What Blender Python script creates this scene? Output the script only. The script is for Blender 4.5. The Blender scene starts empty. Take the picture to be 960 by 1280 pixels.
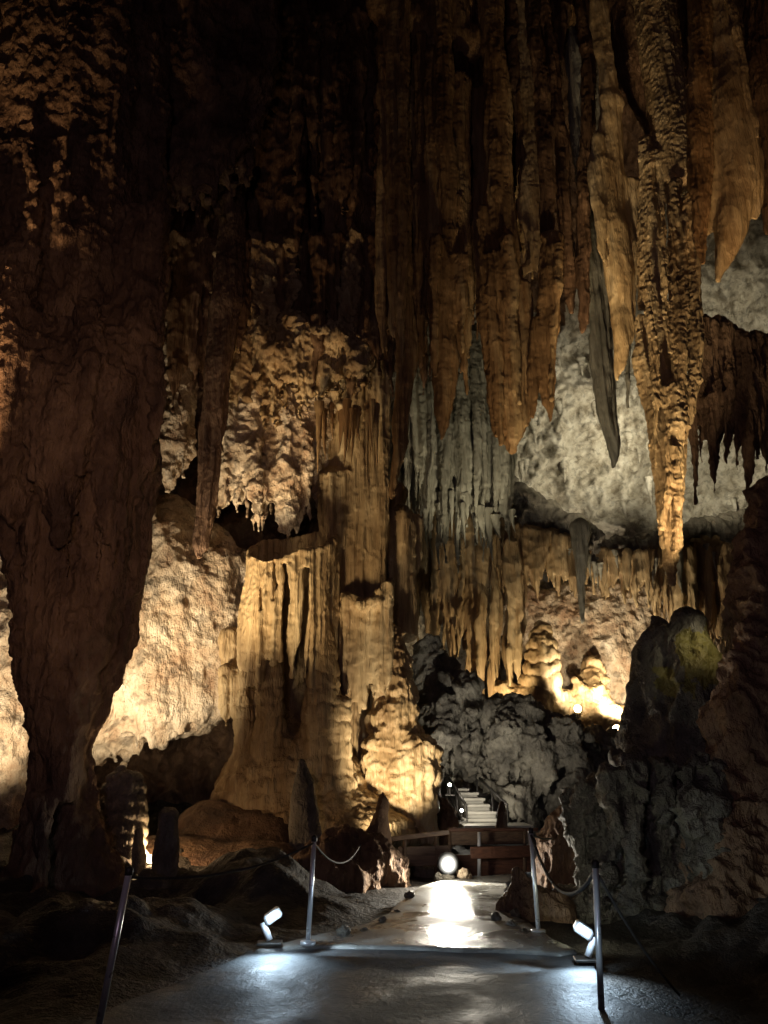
import bpy, math, random
import numpy as np
from math import radians
random.seed(11)
F32 = np.float32
C = bpy.context.scene.collection
SC = bpy.context.scene

# ------------------------------------------------------------------ camera
F, PITCH, CAMZ = 970.0, radians(18.5), 1.5
CP, SP = math.cos(PITCH), math.sin(PITCH)
def at(px, py, Y):
    a, b = (px-480)/F, (640-py)/F
    t = Y/(CP-b*SP)
    return np.array((a*t, Y, CAMZ+(SP+b*CP)*t))
def rad(r, py, Y):
    return r*Y/(CP-(640-py)/F*SP)/F
cd = bpy.data.cameras.new('camera'); cam = bpy.data.objects.new('camera', cd); C.objects.link(cam)
cd.sensor_fit = 'VERTICAL'; cd.sensor_height = 36; cd.sensor_width = 27; cd.lens = 36*F/1280
cd.clip_start = .05; cd.clip_end = 300
cam.location = (0, 0, CAMZ); cam.rotation_euler = (math.pi/2+PITCH, 0, 0)
SC.camera = cam

# ------------------------------------------------------------------ noise
_r = np.random.default_rng(5)
PERM = np.tile(_r.permutation(256), 3).astype(np.int32)
G = _r.normal(size=(256, 3)); G = (G/np.linalg.norm(G, axis=1)[:, None]*1.5).astype(F32)
def _noise(p):
    i = np.floor(p).astype(np.int32); f = (p-i).astype(F32); i &= 255
    u = f*f*f*(f*(f*6-15)+10)
    out = None
    vals = []
    for dx in (0, 1):
        a = PERM[i[:, 0]+dx]
        for dy in (0, 1):
            b = PERM[a+i[:, 1]+dy]
            for dz in (0, 1):
                g = G[PERM[b+i[:, 2]+dz]]
                vals.append(g[:, 0]*(f[:, 0]-dx)+g[:, 1]*(f[:, 1]-dy)+g[:, 2]*(f[:, 2]-dz))
    z = [vals[k]+(vals[k+1]-vals[k])*u[:, 2] for k in (0, 2, 4, 6)]
    y = [z[0]+(z[1]-z[0])*u[:, 1], z[2]+(z[3]-z[2])*u[:, 1]]
    return y[0]+(y[1]-y[0])*u[:, 0]
def noise(P, sx, sz=None, off=0.0):
    """gradient noise at frequency sx (horizontal), sz (vertical)"""
    s = np.array((sx, sx, sx if sz is None else sz), F32)
    out = np.empty(len(P), F32)
    for a in range(0, len(P), 200000):
        out[a:a+200000] = _noise(P[a:a+200000]*s+np.array((off+37.3, off*1.7+11.1, off*.6+91.7), F32))
    return out
def fbm(P, s, o=3, sz=None, off=0):
    r = 0; a = 1
    for k in range(o):
        r = r+a*noise(P, s*2**k, None if sz is None else sz*2**k, off+k*7.7); a *= .5
    return r

def relief(P, st, up=None):
    """rock relief in metres, by style weights"""
    d = np.zeros(len(P), F32)
    if st.get('warp'):
        P = P+np.stack([noise(P, .6, .5, 3+k)*st['warp'] for k in range(3)], 1)
    if st.get('big'):
        s = st.get('bigf', .7); d += st['big']*(.33-1.6*np.abs(noise(P, s, s*.8, 1)))
    if st.get('lump'):
        s = st.get('lumpf', 2.0); d += st['lump']*(.33-1.6*np.abs(noise(P, s, s*.8, 2)))
        d += st['lump']*.45*(.33-1.6*np.abs(noise(P, s*2.3, s*1.9, 4)))
    if st.get('pop'):
        s = st.get('popf', 5.5)
        d += st['pop']*(.4-1.5*np.abs(noise(P, s, s, 5)))+st['pop']*.5*(.4-1.5*np.abs(noise(P, s*2.2, s*2.2, 6)))
    if st.get('flute'):
        s = st.get('flutef', 4.5); a = st['flute']
        m = 1 if up is None else np.clip(1.25-np.abs(up), .1, 1)
        d += m*a*(.35-1.7*np.abs(noise(P, s, s*.05, 8)))
        d += m*a*.5*(.35-1.7*np.abs(noise(P, s*2.1, s*.12, 9)))
        d += m*a*.6*noise(P, s*.45, s*.12, 10)
    if st.get('pan'):
        h = st.get('panh', .3)
        z = P[:, 2]+.30*h*4*noise(P, 1.6, .8, 12)*.5+.12*h*4*noise(P, 4.5, 2.0, 13)*.6
        s = z/h-np.floor(z/h)
        if 'panz' in st: prof_w = np.clip((st['panz']-P[:, 2])/.8, 0, 1)
        else: prof_w = 1
        prof = np.sqrt(np.clip(1-((s-.45)/.56)**2, 0, 1))
        d += prof_w*st['pan']*(prof-.6)*(1+.8*noise(P, 2.5, 2.0, 14))
    return d

# ------------------------------------------------------------------ mesh helpers
def link_mesh(name, V, Q, mat, parent=None, origin=None, smooth=True):
    V = np.asarray(V, F32)
    if origin is None: origin = np.array((V[:, 0].mean(), V[:, 1].mean(), V[:, 2].min()), F32)
    V = V-np.asarray(origin, F32)
    me = bpy.data.meshes.new(name)
    Q = np.asarray(Q, np.int32)
    me.vertices.add(len(V)); me.vertices.foreach_set('co', V.ravel())
    me.loops.add(Q.size); me.loops.foreach_set('vertex_index', Q.ravel())
    me.polygons.add(len(Q)); me.polygons.foreach_set('loop_start', np.arange(0, Q.size, Q.shape[1], dtype=np.int32))
    me.update(calc_edges=True)
    me.polygons.foreach_set('use_smooth', np.full(len(Q), smooth))
    me.materials.append(mat)
    o = bpy.data.objects.new(name, me); C.objects.link(o); o.location = origin
    if parent: o.parent = parent; o.location = np.asarray(origin)-np.array(parent.location)
    return o
def tag(o, label=None, cat=None, group=None, kind=None):
    for k, v in (('label', label), ('category', cat), ('group', group), ('kind', kind)):
        if v: o[k] = v
    return o
def vnormals(V, Q):
    n = np.cross(V[Q[:, 2]]-V[Q[:, 0]], V[Q[:, 3]]-V[Q[:, 1]])
    N = np.stack([sum(np.bincount(Q[:, c], n[:, k], len(V)) for c in range(4)) for k in range(3)], 1)
    return (N/(np.linalg.norm(N, axis=1)[:, None]+1e-9)).astype(F32)
def surface(f, org, h):
    """quads around the zero level of a sampled distance field"""
    s = f < 0
    c = sum(s[a:f.shape[0]-1+a, b:f.shape[1]-1+b, d:f.shape[2]-1+d].astype(np.int8) for a in (0, 1) for b in (0, 1) for d in (0, 1))
    act = np.argwhere((c > 0) & (c < 8)).astype(np.int32)
    idx = np.full(c.shape, -1, np.int32); idx[act[:, 0], act[:, 1], act[:, 2]] = np.arange(len(act))
    acc = np.zeros((len(act), 3), F32); cnt = np.zeros(len(act), F32)
    val = {}
    for a in (0, 1):
        for b in (0, 1):
            for d in (0, 1): val[a, b, d] = f[act[:, 0]+a, act[:, 1]+b, act[:, 2]+d]
    for ax in range(3):
        for u in (0, 1):
            for v in (0, 1):
                k0 = [u, v]; k0.insert(ax, 0); k1 = [u, v]; k1.insert(ax, 1)
                a, b = val[tuple(k0)], val[tuple(k1)]
                m = (a < 0) != (b < 0)
                t = np.where(m, a/np.where(m, a-b, 1), 0)
                p = np.zeros((len(act), 3), F32); p[:] = k0; p[:, ax] += t
                acc += p*m[:, None]; cnt += m
    V = (act+acc/cnt[:, None])*h+org
    quads = []
    for ax in range(3):
        sl0 = [slice(None)]*3; sl1 = [slice(None)]*3; sl0[ax] = slice(0, -1); sl1[ax] = slice(1, None)
        A, B = s[tuple(sl0)], s[tuple(sl1)]
        e = np.argwhere(A != B)
        o1, o2 = [(1, 2), (2, 0), (0, 1)][ax]
        e = e[(e[:, o1] > 0) & (e[:, o2] > 0) & (e[:, o1] < f.shape[o1]-1) & (e[:, o2] < f.shape[o2]-1)]
        flip = A[e[:, 0], e[:, 1], e[:, 2]]
        def g(i, j):
            q = e.copy(); q[:, o1] -= i; q[:, o2] -= j
            return idx[q[:, 0], q[:, 1], q[:, 2]]
        q = np.stack([g(1, 1), g(0, 1), g(0, 0), g(1, 0)], 1)
        q[~flip] = q[~flip][:, ::-1]
        quads.append(q)
    return V.astype(F32), np.concatenate(quads)
def keep_main(V, Q):
    """drop stray islands: label propagation over quads"""
    lab = np.arange(len(V))
    while True:
        m = lab[Q].min(1); new = lab.copy()
        for k in range(4): np.minimum.at(new, Q[:, k], m)
        new = new[new]
        if (new == lab).all(): break
        lab = new
    main = np.bincount(lab).argmax()
    kv = lab == main; re = np.cumsum(kv)-1
    return V[kv], re[Q[kv[Q[:, 0]]]]

class Mass:
    """a body of rock: strokes in space blended into one closed skin"""
    def __init__(s, k=.25): s.k = k; s.pr = []
    def stroke(s, pts, Y, flat=1.0, k=None, cut=False):
        W = []
        for p in pts:
            y = Y+(p[3] if len(p) > 3 else 0)
            W.append((at(p[0], p[1], y), rad(p[2], p[1], y)))
        s.world(W, flat, k, cut); return s
    def world(s, W, flat=1.0, k=None, cut=False):
        k = s.k if k is None else k
        k = max(.02, min(k, .9*max(q[1] for q in W)))
        s.gid = getattr(s, 'gid', 0)+1
        for (a, ra), (b, rb) in zip(W[:-1], W[1:]):
            s.pr.append((np.asarray(a, float), np.asarray(b, float), ra, rb, flat, k, cut, s.gid))
        return s
    def curtain(s, prof, Y, n, r=(8, 14), dY=.4, flat=.8, tip=.12, jit=18, k=None, lean=6, body=.65):
        """vertical pipes between a top line and a ragged hem; prof = [(x, ytop, ybottom)]"""
        xs = [p[0] for p in prof]
        for i in range(n):
            x = xs[0]+(xs[-1]-xs[0])*(i+random.uniform(.1, .9))/n
            yt = np.interp(x, xs, [p[1] for p in prof]); yb = np.interp(x, xs, [p[2] for p in prof])+random.uniform(-jit, jit)
            if yb < yt+10: continue
            rr = random.uniform(*r); y = random.uniform(-dY, dY); l = random.uniform(-lean, lean)
            s.stroke([(x, yt, rr, y), (x+l*.6, yt+(yb-yt)*body, rr*random.uniform(.7, 1), y), (x+l, yb, rr*tip, y)], Y, flat, k)
        return s
    def build(s, name, mat, label, cat, style, Y=None, vox=None, group=None, kind=None):
        Y = Y or np.mean([p[0][1] for p in s.pr])
        h = vox or max(.016, Y*.0021)
        lo = np.min([np.minimum(p[0], p[1])-max(p[2], p[3])*max(1, p[4]) for p in s.pr if not p[6]], 0)-.35
        hi = np.max([np.maximum(p[0], p[1])+max(p[2], p[3])*max(1, p[4]) for p in s.pr if not p[6]], 0)+.35
        n = np.ceil((hi-lo)/h).astype(int)+1
        f = np.full(n, 1.0, F32)
        groups = {}
        for p in s.pr: groups.setdefault(p[7], []).append(p)
        for ps in groups.values():
            k, cut, fl = ps[0][5], ps[0][6], ps[0][4]; pad = k+2*h
            l = np.min([np.minimum(p[0], p[1])-np.array((1, fl, 1))*max(p[2], p[3]) for p in ps], 0)-pad
            u = np.max([np.maximum(p[0], p[1])+np.array((1, fl, 1))*max(p[2], p[3]) for p in ps], 0)+pad
            g0 = np.clip(((l-lo)/h).astype(int), 0, n-1); g1 = np.clip(((u-lo)/h).astype(int)+2, 1, n)
            if (g1 <= g0).any(): continue
            T = np.full(g1-g0, 1.0, F32)
            for a, b, ra, rb, *_ in ps:
                rr = max(ra, rb)
                l = np.minimum(a, b)-np.array((1, fl, 1))*rr-pad; u = np.maximum(a, b)+np.array((1, fl, 1))*rr+pad
                i0 = np.clip(((l-lo)/h).astype(int), g0, g1-1); i1 = np.clip(((u-lo)/h).astype(int)+2, g0+1, g1)
                if (i1 <= i0).any(): continue
                X = (lo[0]+h*np.arange(i0[0], i1[0])-a[0]).astype(F32)[:, None, None]
                Yy = ((lo[1]+h*np.arange(i0[1], i1[1])-a[1])/fl).astype(F32)[None, :, None]
                Z = (lo[2]+h*np.arange(i0[2], i1[2])-a[2]).astype(F32)[None, None, :]
                d = b-a; d = np.array((d[0], d[1]/fl, d[2])); Ln = float(d@d)+1e-9
                t = np.clip((X*F32(d[0]/Ln)+Yy*F32(d[1]/Ln)+Z*F32(d[2]/Ln)), 0, 1)
                q = np.sqrt((X-t*F32(d[0]))**2+(Yy-t*F32(d[1]))**2+(Z-t*F32(d[2]))**2)-(F32(ra)+t*F32(rb-ra))
                if fl < 1: q *= F32(max(fl, .5))
                sl = tuple(slice(i0[c]-g0[c], i1[c]-g0[c]) for c in range(3)); T[sl] = np.minimum(T[sl], q)
            sl = tuple(slice(g0[c], g1[c]) for c in range(3)); g = f[sl]
            if cut: T = -T; hh = np.clip(k-np.abs(g-T), 0, None)/k; f[sl] = np.maximum(g, T)+hh*hh*k*.25
            else: hh = np.clip(k-np.abs(g-T), 0, None)/k; f[sl] = np.minimum(g, T)-hh*hh*F32(k*.25)
        f[0] = f[-1] = 1; f[:, 0] = f[:, -1] = 1; f[:, :, 0] = f[:, :, -1] = 1
        V, Q = surface(f, lo, h)
        V, Q = keep_main(V, Q)
        N = vnormals(V, Q)
        w = style.get('bend', .10)
        V = V+np.stack([fbm(V, .9, 2, .5, 21+5*c)*w*(.4 if c == 2 else 1) for c in range(3)], 1).astype(F32)
        V = V+N*relief(V, style, N[:, 2])[:, None]
        o = link_mesh(name, V, Q, mat)
        tag(o, label, cat, group, kind)
        if cat is None: pass
        return o

# ------------------------------------------------------------------ materials
def nt(name):
    m = bpy.data.materials.new(name); m.use_nodes = True
    t = m.node_tree; b = t.nodes['Principled BSDF']
    return m, t, b
def node(t, kind, **kw):
    n = t.nodes.new(kind)
    for k, v in kw.items():
        if k in n.inputs: n.inputs[k].default_value = v
        else: setattr(n, k, v)
    return n
def rock_mat(name, c0, c1, c2, stretch=.25, rough=.62, bump=.5, flute=.5, pits=0.0, wet=.4, scale=1.0):
    m, t, b = nt(name); L = t.links.new
    tc = node(t, 'ShaderNodeTexCoord')
    mp = node(t, 'ShaderNodeMapping'); mp.inputs['Scale'].default_value = (1, 1, stretch); L(tc.outputs['Object'], mp.inputs['Vector'])
    n1 = node(t, 'ShaderNodeTexNoise', Scale=1.6*scale, Detail=5, Roughness=.68); L(mp.outputs[0], n1.inputs['Vector'])
    r1 = node(t, 'ShaderNodeValToRGB'); e = r1.color_ramp.elements
    e[0].position = .36; e[0].color = (*c0, 1); e[1].position = .64; e[1].color = (*c2, 1)
    x = e.new(.5); x.color = (*c1, 1)
    L(n1.outputs['Fac'], r1.inputs[0])
    col = r1.outputs[0]
    if pits:
        ns = node(t, 'ShaderNodeTexNoise', Scale=4.0*scale, Detail=2); L(tc.outputs['Object'], ns.inputs['Vector'])
        rp = node(t, 'ShaderNodeMapRange'); rp.inputs['From Min'].default_value = .36; rp.inputs['From Max'].default_value = .45
        rp.inputs['To Min'].default_value = 1-pits; rp.inputs['To Max'].default_value = 1; L(ns.outputs['Fac'], rp.inputs['Value'])
        mm = node(t, 'ShaderNodeMix', data_type='RGBA', blend_type='MULTIPLY'); mm.inputs[0].default_value = 1
        L(col, mm.inputs[6]); L(rp.outputs[0], mm.inputs[7]); col = mm.outputs[2]
    L(col, b.inputs['Base Color'])
    b.inputs['Roughness'].default_value = rough
    b.inputs['Specular IOR Level'].default_value = wet
    # grain: fine crust, or narrow vertical drip lines
    na = node(t, 'ShaderNodeTexNoise', Scale=14*scale, Detail=3, Roughness=.7)
    mp2 = node(t, 'ShaderNodeMapping'); mp2.inputs['Scale'].default_value = (1, 1, (1-flute)**2.2); L(tc.outputs['Object'], mp2.inputs['Vector'])
    L(mp2.outputs[0], na.inputs['Vector'])
    bp = node(t, 'ShaderNodeBump', Strength=min(1, bump*1.3), Distance=.09); L(na.outputs['Fac'], bp.inputs['Height']); L(bp.outputs[0], b.inputs['Normal'])
    return m
M = {}
M['algae'] = rock_mat('olive_algae_film', (.085, .068, .025), (.15, .125, .032), (.24, .19, .06), .6, .5, .6, .2)
M['cream'] = rock_mat('pale_crusted_calcite', (.34, .22, .13), (.52, .41, .28), (.66, .56, .42), .8, .75, .8, .2, .45)
M['ochre'] = rock_mat('ochre_flowstone', (.22, .14, .065), (.40, .28, .14), (.56, .43, .24), .15, .6, .6, .7)
M['honey'] = rock_mat('honey_flowstone', (.30, .19, .085), (.48, .34, .17), (.62, .49, .29), .2, .5, .5, .6, wet=.5)
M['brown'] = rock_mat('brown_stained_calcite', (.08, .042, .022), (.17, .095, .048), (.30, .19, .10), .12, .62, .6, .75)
M['tan'] = rock_mat('tan_stalactite', (.17, .09, .035), (.34, .20, .085), (.50, .35, .17), .10, .58, .55, .8)
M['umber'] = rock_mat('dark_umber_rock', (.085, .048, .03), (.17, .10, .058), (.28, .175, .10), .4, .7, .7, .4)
M['grey'] = rock_mat('grey_limestone', (.09, .08, .065), (.19, .17, .135), (.32, .29, .23), .6, .6, .7, .25)
M['dgrey'] = rock_mat('dark_grey_limestone', (.055, .047, .037), (.12, .105, .08), (.21, .19, .145), .6, .6, .8, .2, wet=.5)
M['ash'] = rock_mat('ash_grey_icicle_calcite', (.17, .16, .12), (.33, .31, .24), (.50, .48, .38), .15, .6, .6, .7)
M['pale'] = rock_mat('pocked_pale_limestone', (.34, .30, .23), (.62, .58, .49), (.80, .77, .68), .9, .78, 1, .05, .35, scale=1.3)

# ------------------------------------------------------------------ the chamber
CTRL = [(-700, 800, 12), (-400, 700, 13), (-150, 850, 15), (0, 900, 15.5), (120, 750, 17), (200, 1000, 20), (250, 680, 18.5), (350, 560, 18.5), (330, 900, 21),
        (450, 700, 21), (530, 780, 25), (580, 950, 23), (640, 1000, 23), (690, 850, 23.6), (770, 830, 24.2), (700, 690, 25), (700, 560, 24.3), (620, 560, 24.5),
        (850, 600, 24.5), (700, 430, 23), (930, 370, 21.5), (930, 620, 23.5), (930, 800, 24), (1050, 800, 19), (1250, 700, 14), (1700, 700, 11), (450, 350, 21), (100, 500, 16), (-100, 400, 14)]
SHELL = {}
def on_wall(px, py):
    d = at(px, py, 10)-np.array((0, 0, CAMZ)); a = math.degrees(math.atan2(d[0], d[1])); e = math.degrees(math.asin(d[2]/np.linalg.norm(d)))
    return SHELL['V'][int(np.abs(SHELL['az']-a).argmin())*SHELL['ne']+int(np.abs(SHELL['el']-e).argmin())]
def shell():
    az0 = np.concatenate([np.arange(-180, -34, 2.0), np.arange(-34, 34, .13), np.arange(34, 180, 2.0)])
    el0 = np.concatenate([np.arange(-26, -8, 1.5), np.arange(-8, 46, .13), np.arange(46, 88, .8), [89.99]])
    AZ, EL = np.meshgrid(np.radians(az0), np.radians(el0), indexing='ij')
    D = np.stack([np.sin(AZ)*np.cos(EL), np.cos(AZ)*np.cos(EL), np.sin(EL)], -1).reshape(-1, 3)
    cp, cr = [], []
    for x, y, Y in CTRL:
        p = at(x, y, Y)-np.array((0, 0, CAMZ)); r = np.linalg.norm(p); cp.append(p/r); cr.append(r)
    for a in range(60, 301, 40):
        for e in (-10, 30): cp.append((math.sin(radians(a))*math.cos(radians(e)), math.cos(radians(a))*math.cos(radians(e)), math.sin(radians(e)))); cr.append(11)
    cp = np.array(cp); cr = np.array(cr)
    W = np.exp(-(2-2*D@cp.T)/(2*.13**2))+1e-6/((2-2*D@cp.T)+.02)
    r = (W@cr)/W.sum(1)
    zc = 20/np.maximum(D[:, 2], .05)
    k = 2.0; hh = np.clip(k-np.abs(r-zc), 0, None)/k; r = np.minimum(r, zc)-hh*hh*k/4
    P = (D*r[:, None]+np.array((0, 0, CAMZ))).astype(F32)
    d = relief(P, dict(big=.9, bigf=.35, lump=.42, lumpf=1.1, pop=.19, popf=3.6, warp=.4))
    V = P-D*d[:, None]
    na, ne = len(az0), len(el0)
    SHELL.update(V=V, az=az0, el=el0, ne=ne)
    i = np.arange(na*ne).reshape(na, ne); i2 = np.vstack([i, i[:1]])
    Q = np.stack([i2[:-1, :-1], i2[:-1, 1:], i2[1:, 1:], i2[1:, :-1]], -1).reshape(-1, 4)
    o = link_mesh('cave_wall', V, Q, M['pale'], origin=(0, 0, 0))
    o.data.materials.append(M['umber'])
    # dark rock on roof and left flank, their lack of light put into colour
    c = V[Q].mean(1)
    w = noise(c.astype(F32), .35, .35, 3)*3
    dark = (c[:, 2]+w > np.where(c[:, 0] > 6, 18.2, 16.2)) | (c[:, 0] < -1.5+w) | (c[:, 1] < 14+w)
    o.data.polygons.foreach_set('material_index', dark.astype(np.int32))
    tag(o, kind='structure')
shell()

def ground_z(x, y):
    P = np.stack([x, y, np.zeros_like(x)], -1).astype(F32)
    # lane the path runs in
    cx = np.interp(y, [0, 5, 7.8, 10, 12.6, 16, 19], [0, -.1, .55, .95, 1.3, 1.9, 2.0]); hw = np.interp(y, [0, 5.5, 7.6, 8, 10, 12.6, 16], [3.2, 2.3, 1.5, 1.35, .8, .9, 1.2])
    e = np.clip((np.abs(x-cx)-hw)/1.6, 0, 1)
    base = .0+e*(.12+.5*fbm(P, .5, 3, off=2)+.12*np.abs(noise(P, 2.3, None, 3))+.06*noise(P, 5, None, 4))
    left = np.clip((-x-1.6)/4, 0, 1)*np.clip((y-9)/5, 0, 1)*.3
    rise = np.clip((y-13.5)/7, 0, 1)*.5
    return base+left*e+rise-.04
M['mud'] = rock_mat('dark_cave_mud', (.018, .015, .014), (.04, .035, .03), (.08, .07, .06), .8, .7, .6, .1)
def ground():
    xs = np.concatenate([np.arange(-16, -7, .3), np.arange(-7, 9, .06), np.arange(9, 17, .3)])
    ys = np.concatenate([np.arange(-14, 4.5, .4), np.arange(4.5, 15, .05), np.arange(15, 28, .12)])
    X, Y = np.meshgrid(xs, ys, indexing='ij')
    Z = ground_z(X.ravel(), Y.ravel())
    V = np.stack([X.ravel(), Y.ravel(), Z], 1)
    i = np.arange(V.shape[0]).reshape(len(xs), len(ys))
    Q = np.stack([i[:-1, :-1], i[1:, :-1], i[1:, 1:], i[:-1, 1:]], -1).reshape(-1, 4)
    tag(link_mesh('cave_floor', V, Q, M['mud'], origin=(0, 0, 0)), kind='structure')
ground()

def concrete(name, c0, c1, r0, r1):
    m, t, b = nt(name); L = t.links.new
    tc = node(t, 'ShaderNodeTexCoord')
    n1 = node(t, 'ShaderNodeTexNoise', Scale=1.3, Detail=8, Roughness=.6, Distortion=.3); L(tc.outputs['Object'], n1.inputs['Vector'])
    n2 = node(t, 'ShaderNodeTexNoise', Scale=30, Detail=5, Roughness=.7); L(tc.outputs['Object'], n2.inputs['Vector'])
    r = node(t, 'ShaderNodeValToRGB'); e = r.color_ramp.elements; e[0].position = .35; e[0].color = (*c0, 1); e[1].position = .65; e[1].color = (*c1, 1)
    L(n1.outputs['Fac'], r.inputs[0]); L(r.outputs[0], b.inputs['Base Color'])
    mr = node(t, 'ShaderNodeMapRange'); mr.inputs['From Min'].default_value = .4; mr.inputs['From Max'].default_value = .62
    mr.inputs['To Min'].default_value = r0; mr.inputs['To Max'].default_value = r1; L(n1.outputs['Fac'], mr.inputs['Value']); L(mr.outputs[0], b.inputs['Roughness'])
    n3 = node(t, 'ShaderNodeTexNoise', Scale=5, Detail=5, Roughness=.6); L(tc.outputs['Object'], n3.inputs['Vector'])
    ad = node(t, 'ShaderNodeMath', operation='MULTIPLY_ADD'); ad.inputs[1].default_value = .5; L(n2.outputs['Fac'], ad.inputs[0]); L(n3.outputs['Fac'], ad.inputs[2])
    bp = node(t, 'ShaderNodeBump', Strength=.55, Distance=.04); L(ad.outputs[0], bp.inputs['Height']); L(bp.outputs[0], b.inputs['Normal'])
    return m
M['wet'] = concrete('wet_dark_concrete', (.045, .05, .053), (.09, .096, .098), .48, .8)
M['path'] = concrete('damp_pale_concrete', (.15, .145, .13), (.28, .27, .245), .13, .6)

def on_floor(px, py, z=0.0):
    a, b = (px-480)/F, (640-py)/F
    t = (z-CAMZ)/(SP+b*CP); return (a*t, (CP-b*SP)*t)
def slab(name, outline, z0, z1, mat, amp=.008):
    """a cast floor slab with a rounded, slightly uneven edge"""
    P = np.array(outline, float)
    # subdivide edges
    E = []
    for a, b in zip(P, np.roll(P, -1, 0)):
        n = max(1, int(np.linalg.norm(b-a)/.12))
        for k in range(n): E.append(a+(b-a)*k/n)
    E = np.array(E); n = len(E); c = E.mean(0)
    E = E+np.stack([fbm(np.c_[E, np.zeros(n)].astype(F32), 1.5, 3, off=o) for o in (1, 9)], 1)*.05
    rings = []
    for s, z in ((1.0, z0), (1.0, z1-.02), (.996, z1-.005), (.985, z1)): rings.append(np.c_[c+(E-c)*s, np.full(n, z)])
    m = 40
    for k in range(1, m): s = .985*(1-k/m); rings.append(np.c_[c+(E-c)*s, np.full(n, z1)])
    V = np.concatenate(rings+[np.array([[c[0], c[1], z1]])])
    top = V[:, 2] >= z1-.006
    V[top, 2] += fbm(V[top].astype(F32), .8, 4, off=5)*amp
    Q = []
    for r in range(len(rings)-1):
        for k in range(n): Q.append((r*n+k, r*n+(k+1) % n, (r+1)*n+(k+1) % n, (r+1)*n+k))
    l = (len(rings)-1)*n
    for k in range(n): Q.append((l+k, l+(k+1) % n, len(V)-1, len(V)-1))
    Q = np.array(Q)
    me_faces = [tuple(dict.fromkeys(q)) for q in Q.tolist()]
    me = bpy.data.meshes.new(name); me.from_pydata(V.tolist(), [], me_faces); me.materials.append(mat)
    me.polygons.foreach_set('use_smooth', np.ones(len(me_faces), bool))
    o = bpy.data.objects.new(name, me); C.objects.link(o); tag(o, kind='structure'); return o
front = [on_floor(x, y) for x, y in ((300, 1192), (330, 1180), (385, 1174), (470, 1176), (560, 1178), (640, 1180), (700, 1184), (740, 1200), (754, 1240))]
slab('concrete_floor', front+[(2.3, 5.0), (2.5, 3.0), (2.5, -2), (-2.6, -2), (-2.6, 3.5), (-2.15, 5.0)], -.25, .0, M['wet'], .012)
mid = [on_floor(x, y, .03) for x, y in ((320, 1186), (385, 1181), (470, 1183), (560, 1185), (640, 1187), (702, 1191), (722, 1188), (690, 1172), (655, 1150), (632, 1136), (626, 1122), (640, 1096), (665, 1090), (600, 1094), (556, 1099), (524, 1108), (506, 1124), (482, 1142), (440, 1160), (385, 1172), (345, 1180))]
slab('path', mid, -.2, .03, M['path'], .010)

# ------------------------------------------------------------------ formations
FL = dict(flute=.06, flutef=6.5, lump=.05, pop=.02, warp=.10, bend=.10)
FLF = dict(flute=.055, flutef=7.0, lump=.025, pop=.012, popf=8, warp=.05, bend=.10)
POP = dict(big=.22, bigf=.7, lump=.09, lumpf=1.9, pop=.045, popf=4.2, flute=.04, flutef=3, warp=.3, bend=.2)
BUL = dict(big=.30, bigf=1.0, lump=.16, lumpf=2.3, pop=.04, warp=.4, bend=.2)
PAN = dict(pan=.12, panh=.33, flute=.04, flutef=5, pop=.02, bend=.08)
ROUGH = dict(big=.16, bigf=1.3, lump=.13, lumpf=3.0, pop=.05, popf=7, flute=.03, warp=.3, bend=.15)

# giant dark column on the left, with the curtain it hangs from
m = Mass(.14)
m.stroke([(60, -80, 120, 1.4), (70, 200, 110, 1.2), (88, 420, 84, .9), (92, 560, 78, .7), (88, 650, 76, .5), (80, 740, 64, .2), (84, 800, 54), (86, 850, 43), (82, 900, 39), (80, 940, 36), (81, 1000, 42), (78, 1060, 60), (75, 1125, 90)], 11.1, .8)
for x0, x1, x2, d, r in ((20, 30, 55, -.3, 16), (45, 48, 66, -.7, 14), (70, 72, 78, -.8, 15), (100, 98, 90, -.8, 14), (128, 118, 102, -.6, 14), (150, 136, 108, -.3, 13), (172, 152, 112, .1, 12), (182, 166, 120, .3, 9)):
    m.stroke([(x0+(x0 > 90)*6-3, 560+random.uniform(-60, 60), r*.5, d*.2), (x0-2, 680, r*.8, d*.5), (x1, 800, r*.9, d*.8), (x2, 900, r*.7, d*.55), ((x2+80)/2, 990, r*.6, d*.5)], 11)
m.curtain([(-150, -60, 470), (0, -60, 450), (100, -60, 470), (200, -60, 430)], 11.6, 26, (14, 26), .6, jit=50)
m.curtain([(-60, 380, 640), (10, 400, 660), (60, 430, 690), (125, 440, 690), (160, 450, 640), (196, 440, 590)], 10.6, 26, (8, 15), .35, jit=50)
m.curtain([(-20, 180, 430), (50, 180, 440), (110, 260, 470), (200, 260, 460)], 11.0, 22, (6, 13), .3, jit=50)
for x0, x1, y0, y1, r, d in ((-30, -34, 300, 590, 26, -.7), (22, 10, 330, 655, 30, -.6), (52, 44, 400, 600, 16, -.9), (92, 66, 420, 680, 30, -.8), (112, 100, 380, 590, 16, -1.0), (142, 127, 400, 668, 24, -.7), (176, 166, 330, 612, 22, -.4), (196, 190, 300, 560, 12, -.2)):
    m.stroke([(x0, y0, r*.8, d+.5), (x0, (y0*2+y1)/3, r, d), ((x0+x1)/2, (y0+y1*2)/3, r*.72, d), (x1, y1, 3, d)], 11)
m.curtain([(-10, 420, 600), (60, 440, 660), (120, 450, 700), (180, 430, 620)], 10.5, 10, (5, 9), .3, jit=60, tip=.08)
m.curtain([(20, 640, 820), (150, 640, 800)], 10.5, 9, (6, 10), .15, jit=60, tip=.08)
m.stroke([(20, 470, 30, -.5), (14, 560, 22, -.6), (8, 650, 5, -.7)], 11)
m.stroke([(95, 480, 28, -.6), (82, 580, 22, -.8), (66, 676, 4, -.9)], 11)
m.stroke([(142, 560, 24, -.4), (136, 610, 15, -.6), (127, 668, 4, -.7)], 11)
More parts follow.
